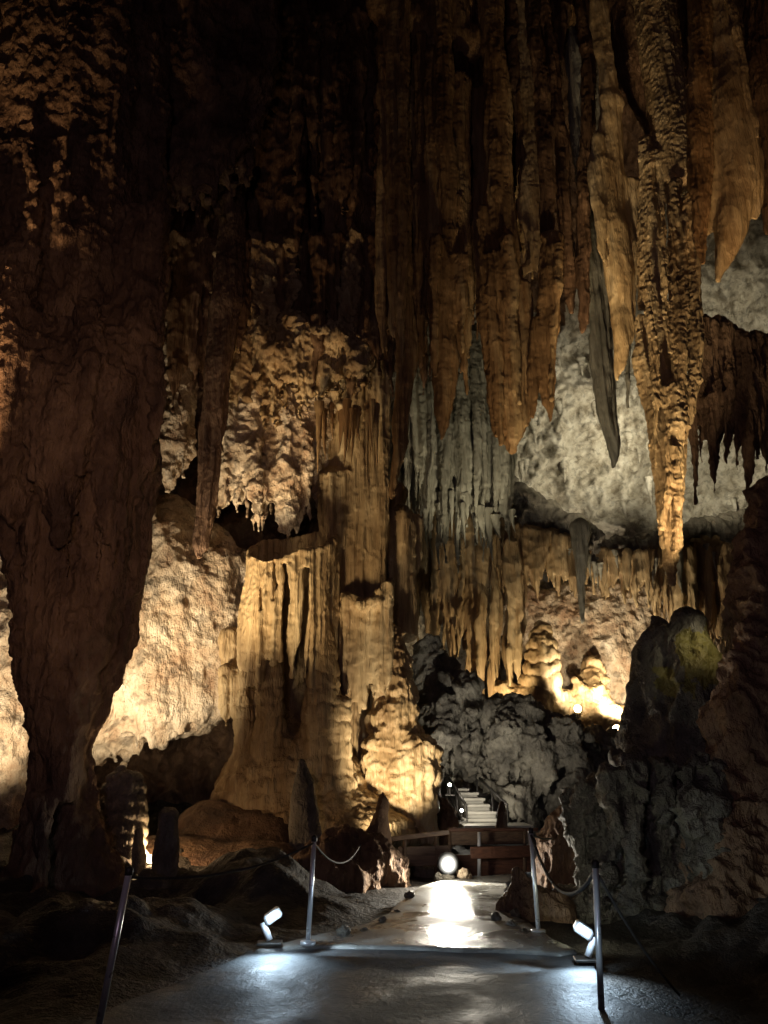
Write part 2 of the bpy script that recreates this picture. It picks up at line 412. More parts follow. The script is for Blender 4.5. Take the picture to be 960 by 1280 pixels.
m.stroke([(180, 500, 24), (176, 620, 18), (160, 740, 12)], 11)
m.stroke([(52, 1000, 14, -.6), (50, 1100, 10, -.9), (52, 1150, 22, -1.0)], 11)
m.build('stone_column', M['umber'], 'giant dark waisted column reaching from the roof to the floor at the left edge', 'cave column', dict(FL, flute=.06, flutef=5, lump=.08, lumpf=2.4, big=.08, pop=.04, popf=5), vox=.032)

# bright crusted wall bulge behind it
m = Mass(.5)
for x, y0, y1, r, Y in ((-60, 700, 1000, 70, 15.4), (0, 800, 1040, 60, 15.2), (60, 720, 960, 70, 15.8), (130, 760, 900, 60, 16), (185, 700, 880, 62, 16), (235, 740, 880, 60, 16.3), (225, 680, 740, 45, 16.2), (290, 740, 860, 40, 16.5)):
    m.stroke([(x, y0, r), (x-4, (y0+y1)/2, r*1.05), (x-8, y1-10, r*.8)], Y, .7)
m.curtain([(112, 800, 955), (170, 830, 940), (200, 830, 930), (240, 820, 905), (262, 800, 890), (300, 780, 870), (330, 760, 850)], 16, 30, (8, 17), .3, jit=18, k=.2)
m.stroke([(205, 640, 16), (222, 640, 14), (240, 650, 12)], 16.2)
m.stroke([(118, 900, 14), (122, 950, 3)], 15.9)
m.build('rock_wall', M['cream'], 'brightly lit cream crusted rock face bulging behind the dark left column', 'rock face', POP)

# upper middle curtains
m = Mass(.35)
m.curtain([(190, -50, 440), (260, -50, 450), (340, -50, 420), (430, -50, 440), (520, -50, 470), (600, -50, 330)], 15.3, 60, (9, 20), .8, jit=60)
m.curtain([(190, 300, 470), (300, 300, 480), (400, 300, 470), (500, 300, 470)], 14.7, 46, (5, 11), .5, jit=55)
m.curtain([(210, 60, 300), (330, 40, 330), (480, 20, 300), (620, 20, 250)], 14.6, 40, (6, 13), .5, jit=60)
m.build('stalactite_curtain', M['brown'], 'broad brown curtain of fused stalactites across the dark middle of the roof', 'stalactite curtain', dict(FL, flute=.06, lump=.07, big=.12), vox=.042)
m = Mass(.4)
m.stroke([(120, -60, 60), (150, 100, 62), (160, 160, 45)], 13, .8)
m.stroke([(230, -60, 80), (235, 120, 80), (215, 210, 45)], 13, .8)
m.stroke([(300, -60, 60), (290, 120, 50), (285, 200, 30)], 13, .8)
m.curtain([(100, 60, 190), (160, 60, 205), (215, 100, 268), (260, 100, 262), (310, 60, 220)], 12.8, 34, (6, 13), .4, jit=22)
m.build('roof_pendant', M['umber'], 'wide dim brown pendant with a ragged lower edge near the top left of the roof', 'roof pendant', dict(FL, lump=.15, big=.2), vox=.042)

m = Mass(.12)
m.curtain([(476, -20, 470), (505, 0, 440), (530, 60, 390), (560, 80, 430), (590, 120, 420), (615, 100, 330), (650, 60, 300), (690, 40, 280)], 14.2, 50, (4, 11), .5, jit=70, body=.75)
m.curtain([(490, 200, 400), (530, 240, 400), (580, 250, 470), (620, 200, 400)], 13.7, 20, (4, 8), .4, jit=50)
m.stroke([(480, 10, 24), (560, 60, 26), (640, 60, 26), (700, 20, 24)], 14.4)
m.world([((at(560, 60, 14.4)[0], 14.4, 21), .8), (at(560, 60, 14.4), .6)], 1)
m.build('stalactite_cluster', M['tan'], 'dense fused fringe of thin brown stalactites of many lengths left of the broad pair', 'stalactite cluster', FLF, Y=14, vox=.032)
# crusted pendant lit pale, between drum column and bright face
m = Mass(.3)
for x, y0, y1, r in ((300, 500, 620, 26), (330, 480, 610, 30), (362, 480, 630, 28), (395, 470, 600, 26)):
    m.stroke([(x, y0, r), (x, (y0+y1)/2, r), (x-2, y1-8, r*.6)], 15.6, .8)
m.curtain([(270, 480, 632), (300, 480, 640), (330, 480, 655), (352, 480, 662), (380, 480, 650), (402, 480, 640)], 15.3, 22, (6, 12), .35, jit=16, k=.15)
m.stroke([(285, 530, 22), (275, 600, 16), (272, 628, 10)], 15.8)
m.build('crusted_pendant', M['cream'], 'pale knobbly pendant with ragged lower edge hanging above the drum shaped column', 'roof pendant', dict(POP, big=.08, lump=.09, pop=.06, flute=.06, flutef=4, bend=.12))
m = Mass(.2)
m.stroke([(200, 380, 28), (215, 500, 26), (212, 570, 20), (206, 614, 4)], 14.8)
m.curtain([(180, 420, 560), (215, 430, 590), (240, 430, 560)], 14.7, 9, (7, 12), .3, jit=18)
m.build('crusted_stalactite', M['cream'], 'stubby knobbly stalactite with pale pointed tip just right of the left column', 'stalactite', dict(POP, big=.05, lump=.12, pop=.06, bend=.1))
# crusty brown belt
m = Mass(.2)
m.curtain([(262, 330, 470), (300, 300, 490), (340, 320, 520), (400, 300, 500), (450, 300, 480), (470, 300, 470)], 14.9, 30, (6, 14), .5, jit=28)
m.curtain([(275, 400, 460), (380, 410, 500), (455, 420, 470)], 14.4, 16, (5, 10), .2, jit=24)
m.stroke([(335, 425, 14), (345, 445, 12)], 14.2); m.stroke([(385, 425, 10), (440, 420, 10), (452, 452, 8)], 14.3)
m.stroke([(368, 400, 16), (372, 465, 12)], 14.3)
m.build('knobbly_shelf', M['ochre'], 'knobbly rust and ochre shelf of stubby drips above the pale pendant', 'rock shelf', dict(ROUGH, lump=.14, pop=.07))

def stalactite(label, pts, Y, mat, style=FLF, flat=.9, extra=None, root=True, name='stalactite', k=.12, group=None, cat='stalactite', vox=None):
    m = Mass(k)
    if root:
        p = at(pts[0][0], pts[0][1], Y); R = rad(pts[0][2], pts[0][1], Y)
        if p[2] < 20: m.world([((p[0]+random.uniform(-.15, .15), Y, 21), R*.9), (p, R)], flat)
    m.stroke(pts, Y, flat)
    for e in extra or (): m.stroke(e[0], Y+e[1], e[2] if len(e) > 2 else flat)
    return m.build(name, mat, label, cat, style, Y=Y, group=group, vox=vox)

stalactite('long dark leaning stalactite with blunt end, right of the bright cream wall', [(282, 380, 17), (270, 500, 16), (256, 620, 13), (249, 680, 9), (247, 692, 4)], 14, M['umber'])
stalactite('long narrow brown stalactite ending above the second shield ledge', [(504, 340, 12), (505, 460, 13), (501, 550, 10), (493, 600, 6), (488, 622, 2)], 14, M['tan'])
stalactite('blunt brown stalactite between the middle curtain and the broad pair', [(560, 290, 14), (558, 380, 17), (556, 470, 15), (552, 515, 9), (549, 548, 2.5)], 13.6, M['tan'], extra=[([(545, 300, 9), (543, 400, 6), (546, 470, 2)], -.3), ([(578, 320, 8), (580, 400, 5), (578, 440, 2)], -.2)])
stalactite('broadest rust brown stalactite with square blunt end above the pale wall',
           [(626, 250, 18), (626, 330, 24), (630, 430, 27), (634, 490, 25), (640, 535, 17), (643, 562, 7)], 13.2, M['tan'], flat=.7,
           extra=[([(606, 260, 6), (605, 400, 7), (610, 470, 6), (622, 545, 3)], -.2), ([(655, 360, 9), (660, 470, 11), (652, 530, 7), (650, 548, 2)], -.1), ([(636, 300, 9), (644, 420, 9), (648, 500, 5)], -.35), ([(616, 320, 7), (620, 460, 8), (628, 556, 3)], -.3)])
stalactite('rust brown stalactite with a bright right edge beside the broadest one',
           [(688, 296, 11), (685, 400, 13), (682, 460, 13), (684, 500, 8), (685, 526, 3)], 12.9, M['tan'], flat=.8, extra=[([(672, 400, 5), (668, 480, 6), (666, 520, 2)], -.1), ([(696, 306, 5), (692, 420, 5), (689, 500, 3)], -.2)], root=False)
stalactite('slender brown stalactite rising behind the bright edged one', [(676, 120, 8), (682, 220, 10), (686, 330, 8)], 13.1, M['brown'])
stalactite('long thin leaning stalactite left of the yellow draped one', [(690, 100, 8), (702, 220, 10), (712, 330, 8), (714, 390, 3)], 13.4, M['brown'])
stalactite('straight thin stalactite close against the yellow drapery', [(738, 60, 10), (732, 200, 8), (728, 320, 8), (728, 400, 6), (728, 416, 2)], 13.2, M['brown'])
stalactite('pale split sheet of calcite high between two thin brown stalactites', [(668, 180, 12), (664, 260, 17), (668, 310, 9), (652, 350, 4)], 13.6, M['honey'], flat=.35, extra=[([(674, 280, 9), (674, 330, 7), (678, 358, 3)], 0, .35)])
stalactite('smooth yellow draped stalactite with long tapering tip',
           [(765, 130, 12), (762, 190, 18), (764, 270, 20), (774, 350, 18), (778, 410, 13), (775, 455, 7), (772, 474, 2.5)], 12.9, M['honey'],
           style=dict(flute=.035, flutef=6, bend=.08, lump=.02, warp=.1), flat=.6,
           extra=[([(798, 110, 9), (802, 180, 13), (797, 230, 9), (793, 264, 2.5)], -.25, .6), ([(748, 170, 8), (745, 250, 9), (750, 310, 5), (758, 335, 2)], -.2, .6), ([(792, 230, 9), (790, 320, 8), (782, 420, 5)], .05, .6), ([(772, 230, 10), (772, 290, 7), (770, 326, 2.5)], -.4, .5), ([(780, 150, 7), (778, 220, 5), (775, 250, 2)], -.3), ([(816, 220, 6), (812, 300, 5), (806, 360, 2)], -.1)])
stalactite('grey green stalactite hanging alone in front of the pale pocked wall', [(748, 380, 13), (756, 480, 14), (762, 540, 11), (766, 582, 4)], 14.5, M['ash'])
stalactite('short thin spike between the yellow drapery and the giant stalactite', [(782, 380, 7), (784, 440, 4), (787, 508, 1.5)], 13.8, M['ash'])
# the giant one
m = Mass(.10)
m.world([((at(848, 200, 12.6)[0], 12.6, 21), .45), (at(848, 220, 12.6), .4)], 1)
m.stroke([(818, 200, 12), (819, 300, 13), (822, 420, 13), (830, 510, 14)], 12.55, .9)
m.stroke([(843, 230, 9), (845, 360, 9.5), (849, 470, 10), (846, 530, 14)], 12.25, .9)
m.stroke([(865, 250, 8.5), (867, 360, 9.5), (868, 460, 10), (862, 505, 10), (850, 540, 12)], 12.45, .9)
m.stroke([(802, 400, 8), (803, 450, 12), (812, 500, 12), (825, 545, 14)], 12.55, .9)
m.stroke([(808, 180, 10), (806, 300, 8), (803, 380, 7)], 12.7)
m.stroke([(835, 500, 24), (834, 560, 22), (836, 620, 18), (838, 670, 15), (836, 705, 9), (838, 728, 4)], 12.45, .95)
for x, y0, y1, r, d in ((810, 330, 470, 5, -.2), (829, 260, 440, 5, -.25), (856, 270, 470, 5, -.3), (874, 300, 500, 4.5, -.1), (816, 420, 560, 6, -.2), (852, 470, 600, 6, -.2), (833, 540, 660, 7, -.3), (844, 560, 690, 5, -.25)):
    m.stroke([(x, y0, r*.8, d), (x+2, (y0+y1)/2, r, d), (x+6 if x < 830 else x-4, y1, r*.5, d*.7)], 12.4)
m.build('stalactite', M['ochre'], 'giant many piped stalactite reaching lowest, with a rough pale orange tip', 'stalactite', dict(flute=.05, flutef=5, lump=.03, lumpf=3, pop=.022, popf=8, warp=.06, bend=.05), Y=12.5, vox=.02)
stalactite('long brown stalactite with a lit right edge at the top right', [(874, -40, 12), (876, 100, 14), (876, 220, 13), (878, 300, 8), (880, 330, 3)], 11.6, M['tan'])
stalactite('fat smooth honey coloured pendant near the top right corner', [(908, 60, 18), (914, 150, 26), (922, 220, 28), (912, 290, 18), (900, 350, 4)], 12.0, M['honey'], style=dict(flute=.03, flutef=4, bend=.08, lump=.02), extra=[([(895, 100, 22), (888, 220, 20), (880, 290, 8)], .2), ([(940, 200, 9), (946, 240, 8), (944, 270, 3)], 0)])
stalactite('thin slanting blade beside the honey coloured pendant', [(918, 40, 5), (930, 110, 7), (938, 150, 5), (941, 176, 2)], 11.7, M['honey'], flat=.5)
stalactite('dark broad stalactite behind the giant one, its edge just catching light', [(800, -40, 50), (815, 80, 42), (835, 160, 30), (845, 230, 18)], 13.5, M['brown'])
stalactite('dark thick stalactite hanging out of the top right corner', [(975, -60, 45), (975, 120, 36), (970, 220, 22), (962, 290, 4)], 12.9, M['brown'])
# dark icicled mass on the right
m = Mass(.3)
m.stroke([(1010, 440, 46), (990, 490, 46), (985, 560, 34)], 14.5, .8)
m.stroke([(880, 440, 14), (900, 455, 30), (935, 500, 36)], 14.6, .8)
m.curtain([(868, 400, 560), (895, 400, 575), (930, 420, 590), (980, 420, 600), (1080, 420, 640)], 14.4, 44, (4, 8), .5, jit=40)
m.stroke([(864, 480, 8), (866, 560, 5), (867, 630, 1.5)], 14.4); m.stroke([(890, 500, 10), (892, 560, 6), (893, 600, 2)], 14.2)
m.build('icicled_pendant', M['umber'], 'dark pendant fringed with icicles between the giant stalactite and the right edge', 'roof pendant', FL)

# roots hung between upper right stalactites (dim)
m = Mass(.3)
m.curtain([(600, -60, 200), (650, -60, 230), (700, -60, 120), (760, -60, 150), (820, -60, 190), (900, -60, 130), (1080, -60, 200)], 14.6, 26, (10, 24), .8, jit=50)
m.stroke([(560, -40, 50), (760, -30, 50), (1080, -60, 60)], 14.6)
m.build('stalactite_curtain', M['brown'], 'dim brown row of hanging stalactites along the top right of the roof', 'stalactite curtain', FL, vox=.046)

# ash grey icicle curtain in front of pale wall
m = Mass(.2)
m.curtain([(495, 380, 640), (530, 400, 660), (570, 400, 690), (610, 430, 660), (640, 540, 640)], 20, 84, (3.2, 7), .7, jit=40, tip=.1, k=.08)
m.curtain([(500, 380, 560), (560, 400, 600), (620, 430, 560)], 20.5, 22, (7, 12), .4, jit=40)
m.build('icicle_curtain', M['ash'], 'ash grey curtain of many icicles left of the pale pocked wall', 'icicle curtain', dict(FLF, flute=.05, lump=.05, pop=.03), Y=20, vox=.038)

# curtain band under pale wall
m = Mass(.25)
m.curtain([(515, 610, 760), (560, 640, 800), (600, 665, 850), (640, 680, 860), (652, 680, 800)], 22, 56, (3.2, 6.5), .9, jit=40, tip=.3, body=.8, k=.06)
m.curtain([(640, 660, 745), (700, 670, 730), (760, 690, 738), (810, 690, 750), (850, 690, 800), (960, 680, 800), (1020, 680, 820)], 22.0, 96, (3.5, 7), .5, jit=14, tip=.3, k=.12)
m.stroke([(510, 640, 22), (600, 660, 26), (700, 690, 22), (790, 705, 22), (900, 690, 26), (1040, 680, 30)], 22.6, 1.2)
m.build('organ_pipe_curtain', M['ochre'], 'long ochre curtain of organ pipes below the pale pocked wall', 'drapery', dict(flute=.07, flutef=5.5, lump=.05, bend=.15, warp=.1), Y=22, vox=.040)
# crust rim along bottom of pale wall
m = Mass(.3)
m.stroke([(608, 590, 14), (650, 625, 18), (700, 655, 16), (760, 690, 14), (830, 680, 14), (900, 660, 14), (1000, 640, 16)], 22.4, 1.6)
m.curtain([(612, 600, 640), (680, 640, 690), (760, 680, 720), (860, 670, 715), (980, 650, 690)], 22.2, 40, (4, 8), .4, jit=20)
m.build('rock_ledge', M['grey'], 'grey sloping ledge fringed with tiny drips at the foot of the pale pocked wall', 'rock ledge', dict(POP, big=.15, lump=.2), Y=22, vox=.05)
stalactite('blue grey spike hanging in front of the lit niche', [(723, 660, 14), (727, 700, 9), (731, 740, 5), (731, 778, 1.5)], 21, M['ash'], root=False)
stalactite('small pale spike beside the tip of the giant stalactite', [(845, 680, 6), (848, 715, 4), (850, 742, 1.2)], 21, M['ash'], root=False)

# niche: stacked stalagmite, small stalagmites, lit crust
m = Mass(.25)
m.stroke([(677, 786, 10), (677, 812, 19), (676, 845, 23), (672, 872, 26)], 21.7)
m.build('stalagmite', M['honey'], 'bright stacked pancake stalagmite inside the lit niche', 'stalagmite', dict(PAN, pan=.13, panh=.34, lump=.03), Y=22, vox=.032)
m = Mass(.2)
m.stroke([(628, 868, 14), (665, 876, 22), (705, 878, 14)], 22, 1.3)
m.stroke([(735, 870, 22), (742, 900, 28), (780, 915, 30)], 22.4, 1.2)
m.stroke([(738, 830, 10), (740, 850, 18)], 22.6)
m.stroke([(715, 880, 10), (722, 862, 7), (716, 850, 4)], 22); m.stroke([(705, 885, 9), (704, 870, 5)], 22); m.stroke([(757, 925, 7), (757, 903, 5), (757, 893, 3)], 21.3)
m.stroke([(640, 915, 36), (740, 945, 40), (830, 960, 50)], 22.6, 1)
m.build('flowstone_mound', M['honey'], 'lit rounded flowstone mound on the floor of the glowing niche', 'flowstone', dict(lump=.14, lumpf=2, pan=.08, panh=.3, pop=.04), Y=22, vox=.04)

# wall of the niche
m = Mass(.5)
for x, y, r in ((700, 800, 25), (740, 800, 40), (790, 800, 45), (770, 850, 45), (810, 870, 45), (850, 830, 50), (900, 820, 50), (640, 770, 30)):
    m.stroke([(x, y-30, r), (x, y+20, r)], 23.6, .5)
m.curtain([(696, 760, 850), (706, 760, 830), (735, 750, 800), (760, 750, 790)], 22.8, 7, (3, 6), .3, jit=20)
m.build('rock_wall', M['cream'], 'brilliantly lit cream crust at the back of the niche on the right', 'rock face', dict(POP, big=.10, lump=.10, pop=.08, popf=4.5), Y=23, vox=.046)

# drum column
m = Mass(.05)
c0 = at(365, 684, 15); R = rad(54, 690, 15)
n = 40
rim = []
for k in range(n+1):
    a = 2*math.pi*k/n
    rim.append((c0+np.array((math.cos(a)*R*(1+.04*math.sin(3*a+1)), math.sin(a)*R*.9*(1+.05*math.sin(4*a)), math.sin(a)*R*.50+math.cos(a)*.16+.035*math.sin(5*a+2)+random.uniform(-.02, .02))), random.uniform(.035, .065)))
rim[-1] = rim[0]; m.world(rim, 1, .06)
for k in range(n):
    a = 2*math.pi*(k+.5)/n; rr = rim[k][0]
    top = rr.copy(); x = c0[0]+math.cos(a)*R*.93; y = c0[1]+math.sin(a)*R*.85
    zb = c0[2]-random.uniform(2.2, 2.9)
    if False: pass
    q = random.uniform(.055, .125); q2 = random.uniform(-.05, .05); x += math.cos(a)*q2; y += math.sin(a)*q2
    m.world([(top, .06), ((x, y, (top[2]+zb)/2), q), ((x*.97+c0[0]*.03, y, zb), q*random.uniform(.3, 1))], 1, .05)
    if random.random() < .5: zz = top[2]-random.uniform(.1, .7); m.world([((x, y-.05, zz), .04), ((x, y-.06, zz-random.uniform(.4, 1.3)), .05)], 1, .03)
m.stroke([(365, 780, 20, .9), (365, 860, 26, .9)], 15, .7)
m.stroke([(334, 790, 12, -.2), (337, 840, 16, -.3), (337, 880, 17, -.35), (334, 930, 20, -.1)], 15)
m.stroke([(404, 790, 13, -.2), (404, 850, 19, -.3), (402, 900, 21, -.35), (400, 950, 24, 0)], 15)
m.stroke([(300, 850, 14, .2), (304, 905, 12, 0), (306, 950, 4, -.1)], 15)
m.stroke([(316, 740, 9, .2), (318, 830, 10, .2), (320, 900, 5, .1)], 15)
m.stroke([(286, 840, 10, .2), (284, 880, 8, .1), (283, 905, 3, .1)], 15)
m.stroke([(290, 800, 16, .6), (300, 860, 18, .6)], 15)
for pts in ([(355, 706, 2.5), (357, 740, 4.5), (354, 790, 4), (357, 840, 6), (360, 880, 4)], [(381, 712, 5), (379, 770, 3.5), (373, 830, 5), (370, 880, 5)], [(322, 700, 1.5), (324, 760, 2.5)], [(404, 690, 1.5), (401, 770, 2.5), (396, 800, 1)], [(341, 700, 1.5), (342, 730, 3), (340, 750, 1)]):
    m.stroke(pts, 14.2, 5, .03, cut=True)
# trunk and cone below
m.stroke([(370, 900, 20, .9), (368, 930, 34, .7), (362, 965, 60, .5), (366, 1020, 104, .3), (380, 1080, 150, .2)], 15, .7, .3)
m.stroke([(410, 880, 22, 0), (420, 960, 20, -.2), (432, 1010, 14, -.4)], 15)
m.curtain([(385, 880, 980), (435, 880, 1010)], 14.7, 8, (6, 10), .2, jit=18, tip=.3)
drum = m.build('shield_column', M['ochre'], 'drum shaped shield column with a tilted open rim and draped sides on a broad cone', 'cave column', dict(flute=.05, flutef=5, lump=.02, pop=.025, big=.06, pan=.05, panh=.30, panz=at(365, 800, 15)[2], bend=.05, warp=.06), Y=15, vox=.027)

# tall fluted pillar right of the drum
m = Mass(.15)
m.curtain([(408, 440, 740), (440, 440, 760), (478, 440, 740)], 15.6, 14, (9, 14), .25, jit=8, tip=.9)
m.stroke([(450, 380, 30), (450, 480, 26), (448, 600, 24), (446, 700, 22)], 15.9, .9, .3)
m.curtain([(408, 600, 900), (425, 600, 960), (436, 600, 1000)], 15.5, 8, (8, 12), .2, jit=20, tip=.5, body=.8)
m.stroke([(440, 740, 24), (446, 800, 24), (442, 880, 26), (440, 960, 26), (440, 1030, 40)], 16, .9, .3)
# second ledge: rim and fringe
m.stroke([(428, 745, 6, -.4), (452, 757, 7, -.8), (474, 752, 7, -.7), (488, 728, 6, -.3)], 15.6, 1, .06)
m.curtain([(430, 745, 880), (452, 757, 870), (470, 752, 860), (486, 730, 850)], 15, 14, (5, 8), .12, jit=22, tip=.3, body=.8)
m.curtain([(500, 735, 800), (524, 722, 780)], 15.4, 6, (5, 8), .1, jit=14)
m.stroke([(498, 740, 6, -.2), (512, 730, 6, -.2), (524, 720, 6, 0)], 15.4, 1, .06)
m.stroke([(498, 650, 20, .2), (505, 740, 16, .2), (508, 790, 14, .2)], 15.8)
m.build('fluted_pillar', M['ochre'], 'tall finely fluted pillar with fringed ledges right of the drum column', 'cave column', dict(flute=.07, flutef=5.5, lump=.03, pop=.02, bend=.05, warp=.06), Y=15.5, vox=.03)
m = Mass(.12)
m.stroke([(500, 655, 22), (505, 680, 20), (500, 700, 16)], 16.6)
m.curtain([(478, 650, 720), (500, 650, 745), (525, 650, 720)], 16.5, 12, (5, 9), .3, jit=14)
m.stroke([(495, 645, 10), (500, 615, 10), (497, 604, 5)], 16.8)
m.build('flowstone_drape', M['ochre'], 'small hooded drape with fine fringe above the right hand ledge', 'drapery', FLF)

# flowstone column, warm lit, right of the pillar
m = Mass(.2)
m.stroke([(492, 790, 10), (494, 825, 20), (494, 855, 26), (498, 880, 28), (494, 905, 31), (500, 930, 30), (498, 960, 37), (500, 1000, 41), (500, 1060, 44)], 15.4, .9)
m.curtain([(462, 930, 1040), (500, 930, 1060), (540, 940, 1050)], 15.1, 16, (6, 11), .2, jit=16, tip=.25, body=.75)
m.stroke([(526, 940, 12), (532, 970, 12), (528, 1010, 6)], 15)
m.build('flowstone_column', M['honey'], 'glowing layered flowstone column with dripping lower half left of the stairs', 'cave column', dict(pan=.075, panh=.40, flute=.055, flutef=7, lump=.09, lumpf=3.2, bend=.08), Y=15.3, vox=.026)

# grey bulging rock above the stairs
m = Mass(.35)
for p in ([(532, 815, 16), (545, 860, 26), (570, 900, 30)], [(560, 850, 16), (590, 900, 34), (615, 930, 36), (640, 975, 30)], [(630, 900, 24), (665, 930, 34), (700, 970, 50)],
          [(560, 900, 30), (600, 940, 32), (640, 960, 30)], [(690, 925, 24), (730, 950, 36), (740, 1000, 60)], [(545, 860, 20), (548, 920, 24), (545, 960, 18)], [(645, 985, 22), (668, 985, 20), (672, 1020, 14)], [(760, 935, 22), (810, 970, 50)],
          [(625, 895, 14), (665, 900, 16), (705, 908, 14)]):
    m.stroke(p, 19.6, .9)
rk = random.Random(21)
for i in range(34):
    t = rk.random(); x = 535+t*230; y = 835+t*85+rk.uniform(0, 70); r = rk.uniform(6, 15)
    m.stroke([(x, y, r, -rk.uniform(.3, 1.1)), (x+rk.uniform(-12, 12), y+rk.uniform(8, 34), r*rk.uniform(.4, 1), -rk.uniform(.3, 1.2))], 19.4, .8)
m.curtain([(560, 880, 960), (620, 930, 985), (700, 930, 1000)], 18.7, 16, (3, 7), .3, jit=16)
m.curtain([(632, 990, 1030), (668, 990, 1035)], 18.4, 9, (3, 6), .15, jit=5)
m.stroke([(540, 960, 12, -1.5), (545, 1000, 16, -1.5), (550, 1040, 22, -1.5)], 19)
m.stroke([(600, 965, 10, -1), (640, 955, 12, -1), (672, 965, 12, -1), (692, 985, 10, -1), (688, 1010, 12, -1)], 19)
m.build('rock_mass', M['grey'], 'grey bulging rock mass above and beside the lit stairs', 'rock mass', dict(big=.16, bigf=1.2, lump=.16, lumpf=2.8, pop=.07, popf=6, pan=.07, panh=.35, warp=.3, bend=.15), Y=19.5, vox=.045)
m = Mass(.2)
m.stroke([(536, 945, 8), (545, 980, 14), (556, 1010, 16), (560, 1045, 20)], 15.9)
m.build('rock_spur', M['umber'], 'dark pointed rock spur standing between glowing column and stairs', 'rock', ROUGH)

# right foreground rocks
m = Mass(.15)
m.stroke([(826, 780, 12), (828, 812, 27), (822, 870, 34), (815, 930, 40), (810, 1000, 50)], 10.6)
m.stroke([(863, 776, 19), (867, 815, 28), (872, 860, 34), (868, 930, 42), (860, 1000, 60), (850, 1100, 90)], 10.3)
m.stroke([(800, 880, 10), (800, 920, 22), (795, 980, 30)], 10.7)
m.build('stalagmite', M['dgrey'], 'massive dark twin headed stalagmite right of the lit niche', 'stalagmite', dict(flute=.05, flutef=2.6, big=.08, bigf=1.2, lump=.07, lumpf=2.4, pop=.02, bend=.10), Y=10.3)
o = [q for q in bpy.data.objects if q.name == 'stalagmite.001' or q.name == 'stalagmite'][-1]
TWIN = max((q for q in bpy.data.objects if q.name.startswith('stalagmite')), key=lambda q: len(q.data.vertices))
TWIN.data.materials.append(M['algae'])
q = np.empty(len(TWIN.data.vertices)*3, F32); TWIN.data.vertices.foreach_get('co', q); q = q.reshape(-1, 3)+np.array(TWIN.location, F32)
fv = np.empty(len(TWIN.data.polygons)*4, np.int32); TWIN.data.polygons.foreach_get('vertices', fv); fc = q[fv.reshape(-1, 4)].mean(1)
a0 = at(872, 815, 10.1); dd = np.abs(fc-a0)/np.array((.42, 2, .62))
TWIN.data.polygons.foreach_set('material_index', ((np.sqrt((dd[:, [0, 2]]**2).sum(1))+1.0*fbm(fc.astype(F32), 2.2, 4)) < .95).astype(np.int32))
m = Mass(.3)
m.stroke([(948, 680, 18), (955, 740, 36), (950, 820, 42), (945, 900, 50), (940, 1000, 60), (940, 1130, 110)], 9.6)
m.stroke([(1000, 640, 60), (1010, 900, 90), (1000, 1150, 120)], 9.8)
m.stroke([(915, 830, 14), (918, 880, 22), (925, 960, 30)], 9.5)
m.build('rock_pillar', M['umber'], 'rugged dark rock pillar filling the right edge of the view', 'rock pillar', ROUGH, Y=9.8, vox=.026)
m = Mass(.25)
for p in ([(742, 985, 14), (748, 1030, 22), (770, 1080, 34), (800, 1150, 60)], [(775, 960, 16), (790, 1010, 34), (810, 1070, 50)], [(830, 1000, 40), (860, 1080, 60), (880, 1160, 80)], [(722, 1020, 12), (738, 1050, 18), (745, 1090, 24)], [(705, 1000, 12), (712, 1040, 18)]):
    m.stroke(p, 10.2, .9)
m.curtain([(722, 1000, 1120), (780, 960, 1150), (850, 960, 1170), (950, 960, 1180)], 9.5, 26, (8, 15), .5, jit=40)
m.curtain([(760, 1000, 1080), (960, 980, 1110)], 9.0, 12, (7, 13), .3, jit=30)
m.stroke([(700, 1150, 22, .3), (760, 1160, 34, 0), (900, 1170, 70, 0)], 9.8)
m.build('rock_mass', M['dgrey'], 'lumpy grey rock bank with drip fringes behind the right hand rope', 'rock mass', dict(ROUGH, big=.22, lump=.16), Y=9.8)
m = Mass(.15)
m.stroke([(700, 1028, 22), (702, 1060, 32), (706, 1110, 36)], 11.6)
m.build('boulder', M['umber'], 'dark flat topped boulder right behind the mid path post', 'boulder', dict(ROUGH, big=.06, lump=.05), Y=11)
m = Mass(.12)
m.stroke([(650, 1095, 10), (655, 1120, 20), (662, 1142, 30), (690, 1150, 30)], 9.6)
m.stroke([(634, 1132, 6), (640, 1142, 7)], 9.5)
m.build('boulder', M['umber'], 'low dark boulder bulging over the right edge of the path', 'boulder', dict(ROUGH, big=.08, lump=.08, pop=.03), Y=9.5)

# stalagmites of the left bank
def stalagmite(label, pts, Y, mat, style, vox=None, name='stalagmite', cat='stalagmite', k=.1):
    m = Mass(k); m.stroke(pts, Y)
    return m.build(name, mat, label, cat, style, Y=Y, vox=vox)
stalagmite('thick stacked stalagmite right beside the foot of the left column', [(150, 965, 8), (152, 985, 22), (152, 1020, 27), (150, 1060, 28), (150, 1110, 40)], 12, M['grey'], dict(PAN, pan=.08, panh=.17, flute=.03))
stalagmite('slim finger shaped stalagmite left of the hidden orange lamp', [(174, 1040, 5), (174, 1065, 8), (174, 1100, 10)], 11.6, M['grey'], dict(lump=.03, pop=.012, bend=.03, popf=9))
stalagmite('round topped stalagmite lit along its left edge by the hidden lamp', [(211, 1022, 12), (210, 1050, 15), (208, 1080, 17), (206, 1120, 20)], 11.4, M['grey'], dict(lump=.04, pop=.02, bend=.03, popf=8))
stalagmite('low stump between the orange lamp and the leaning post', [(185, 1098, 12), (200, 1112, 18), (170, 1120, 20)], 11, M['dgrey'], dict(lump=.05, pop=.02, bend=.03))
stalagmite('dim blunt stalagmite standing before the drum column cone', [(378, 955, 8), (378, 985, 14), (380, 1040, 20), (382, 1070, 26)], 13.2, M['grey'], dict(lump=.04, pop=.015, bend=.04))
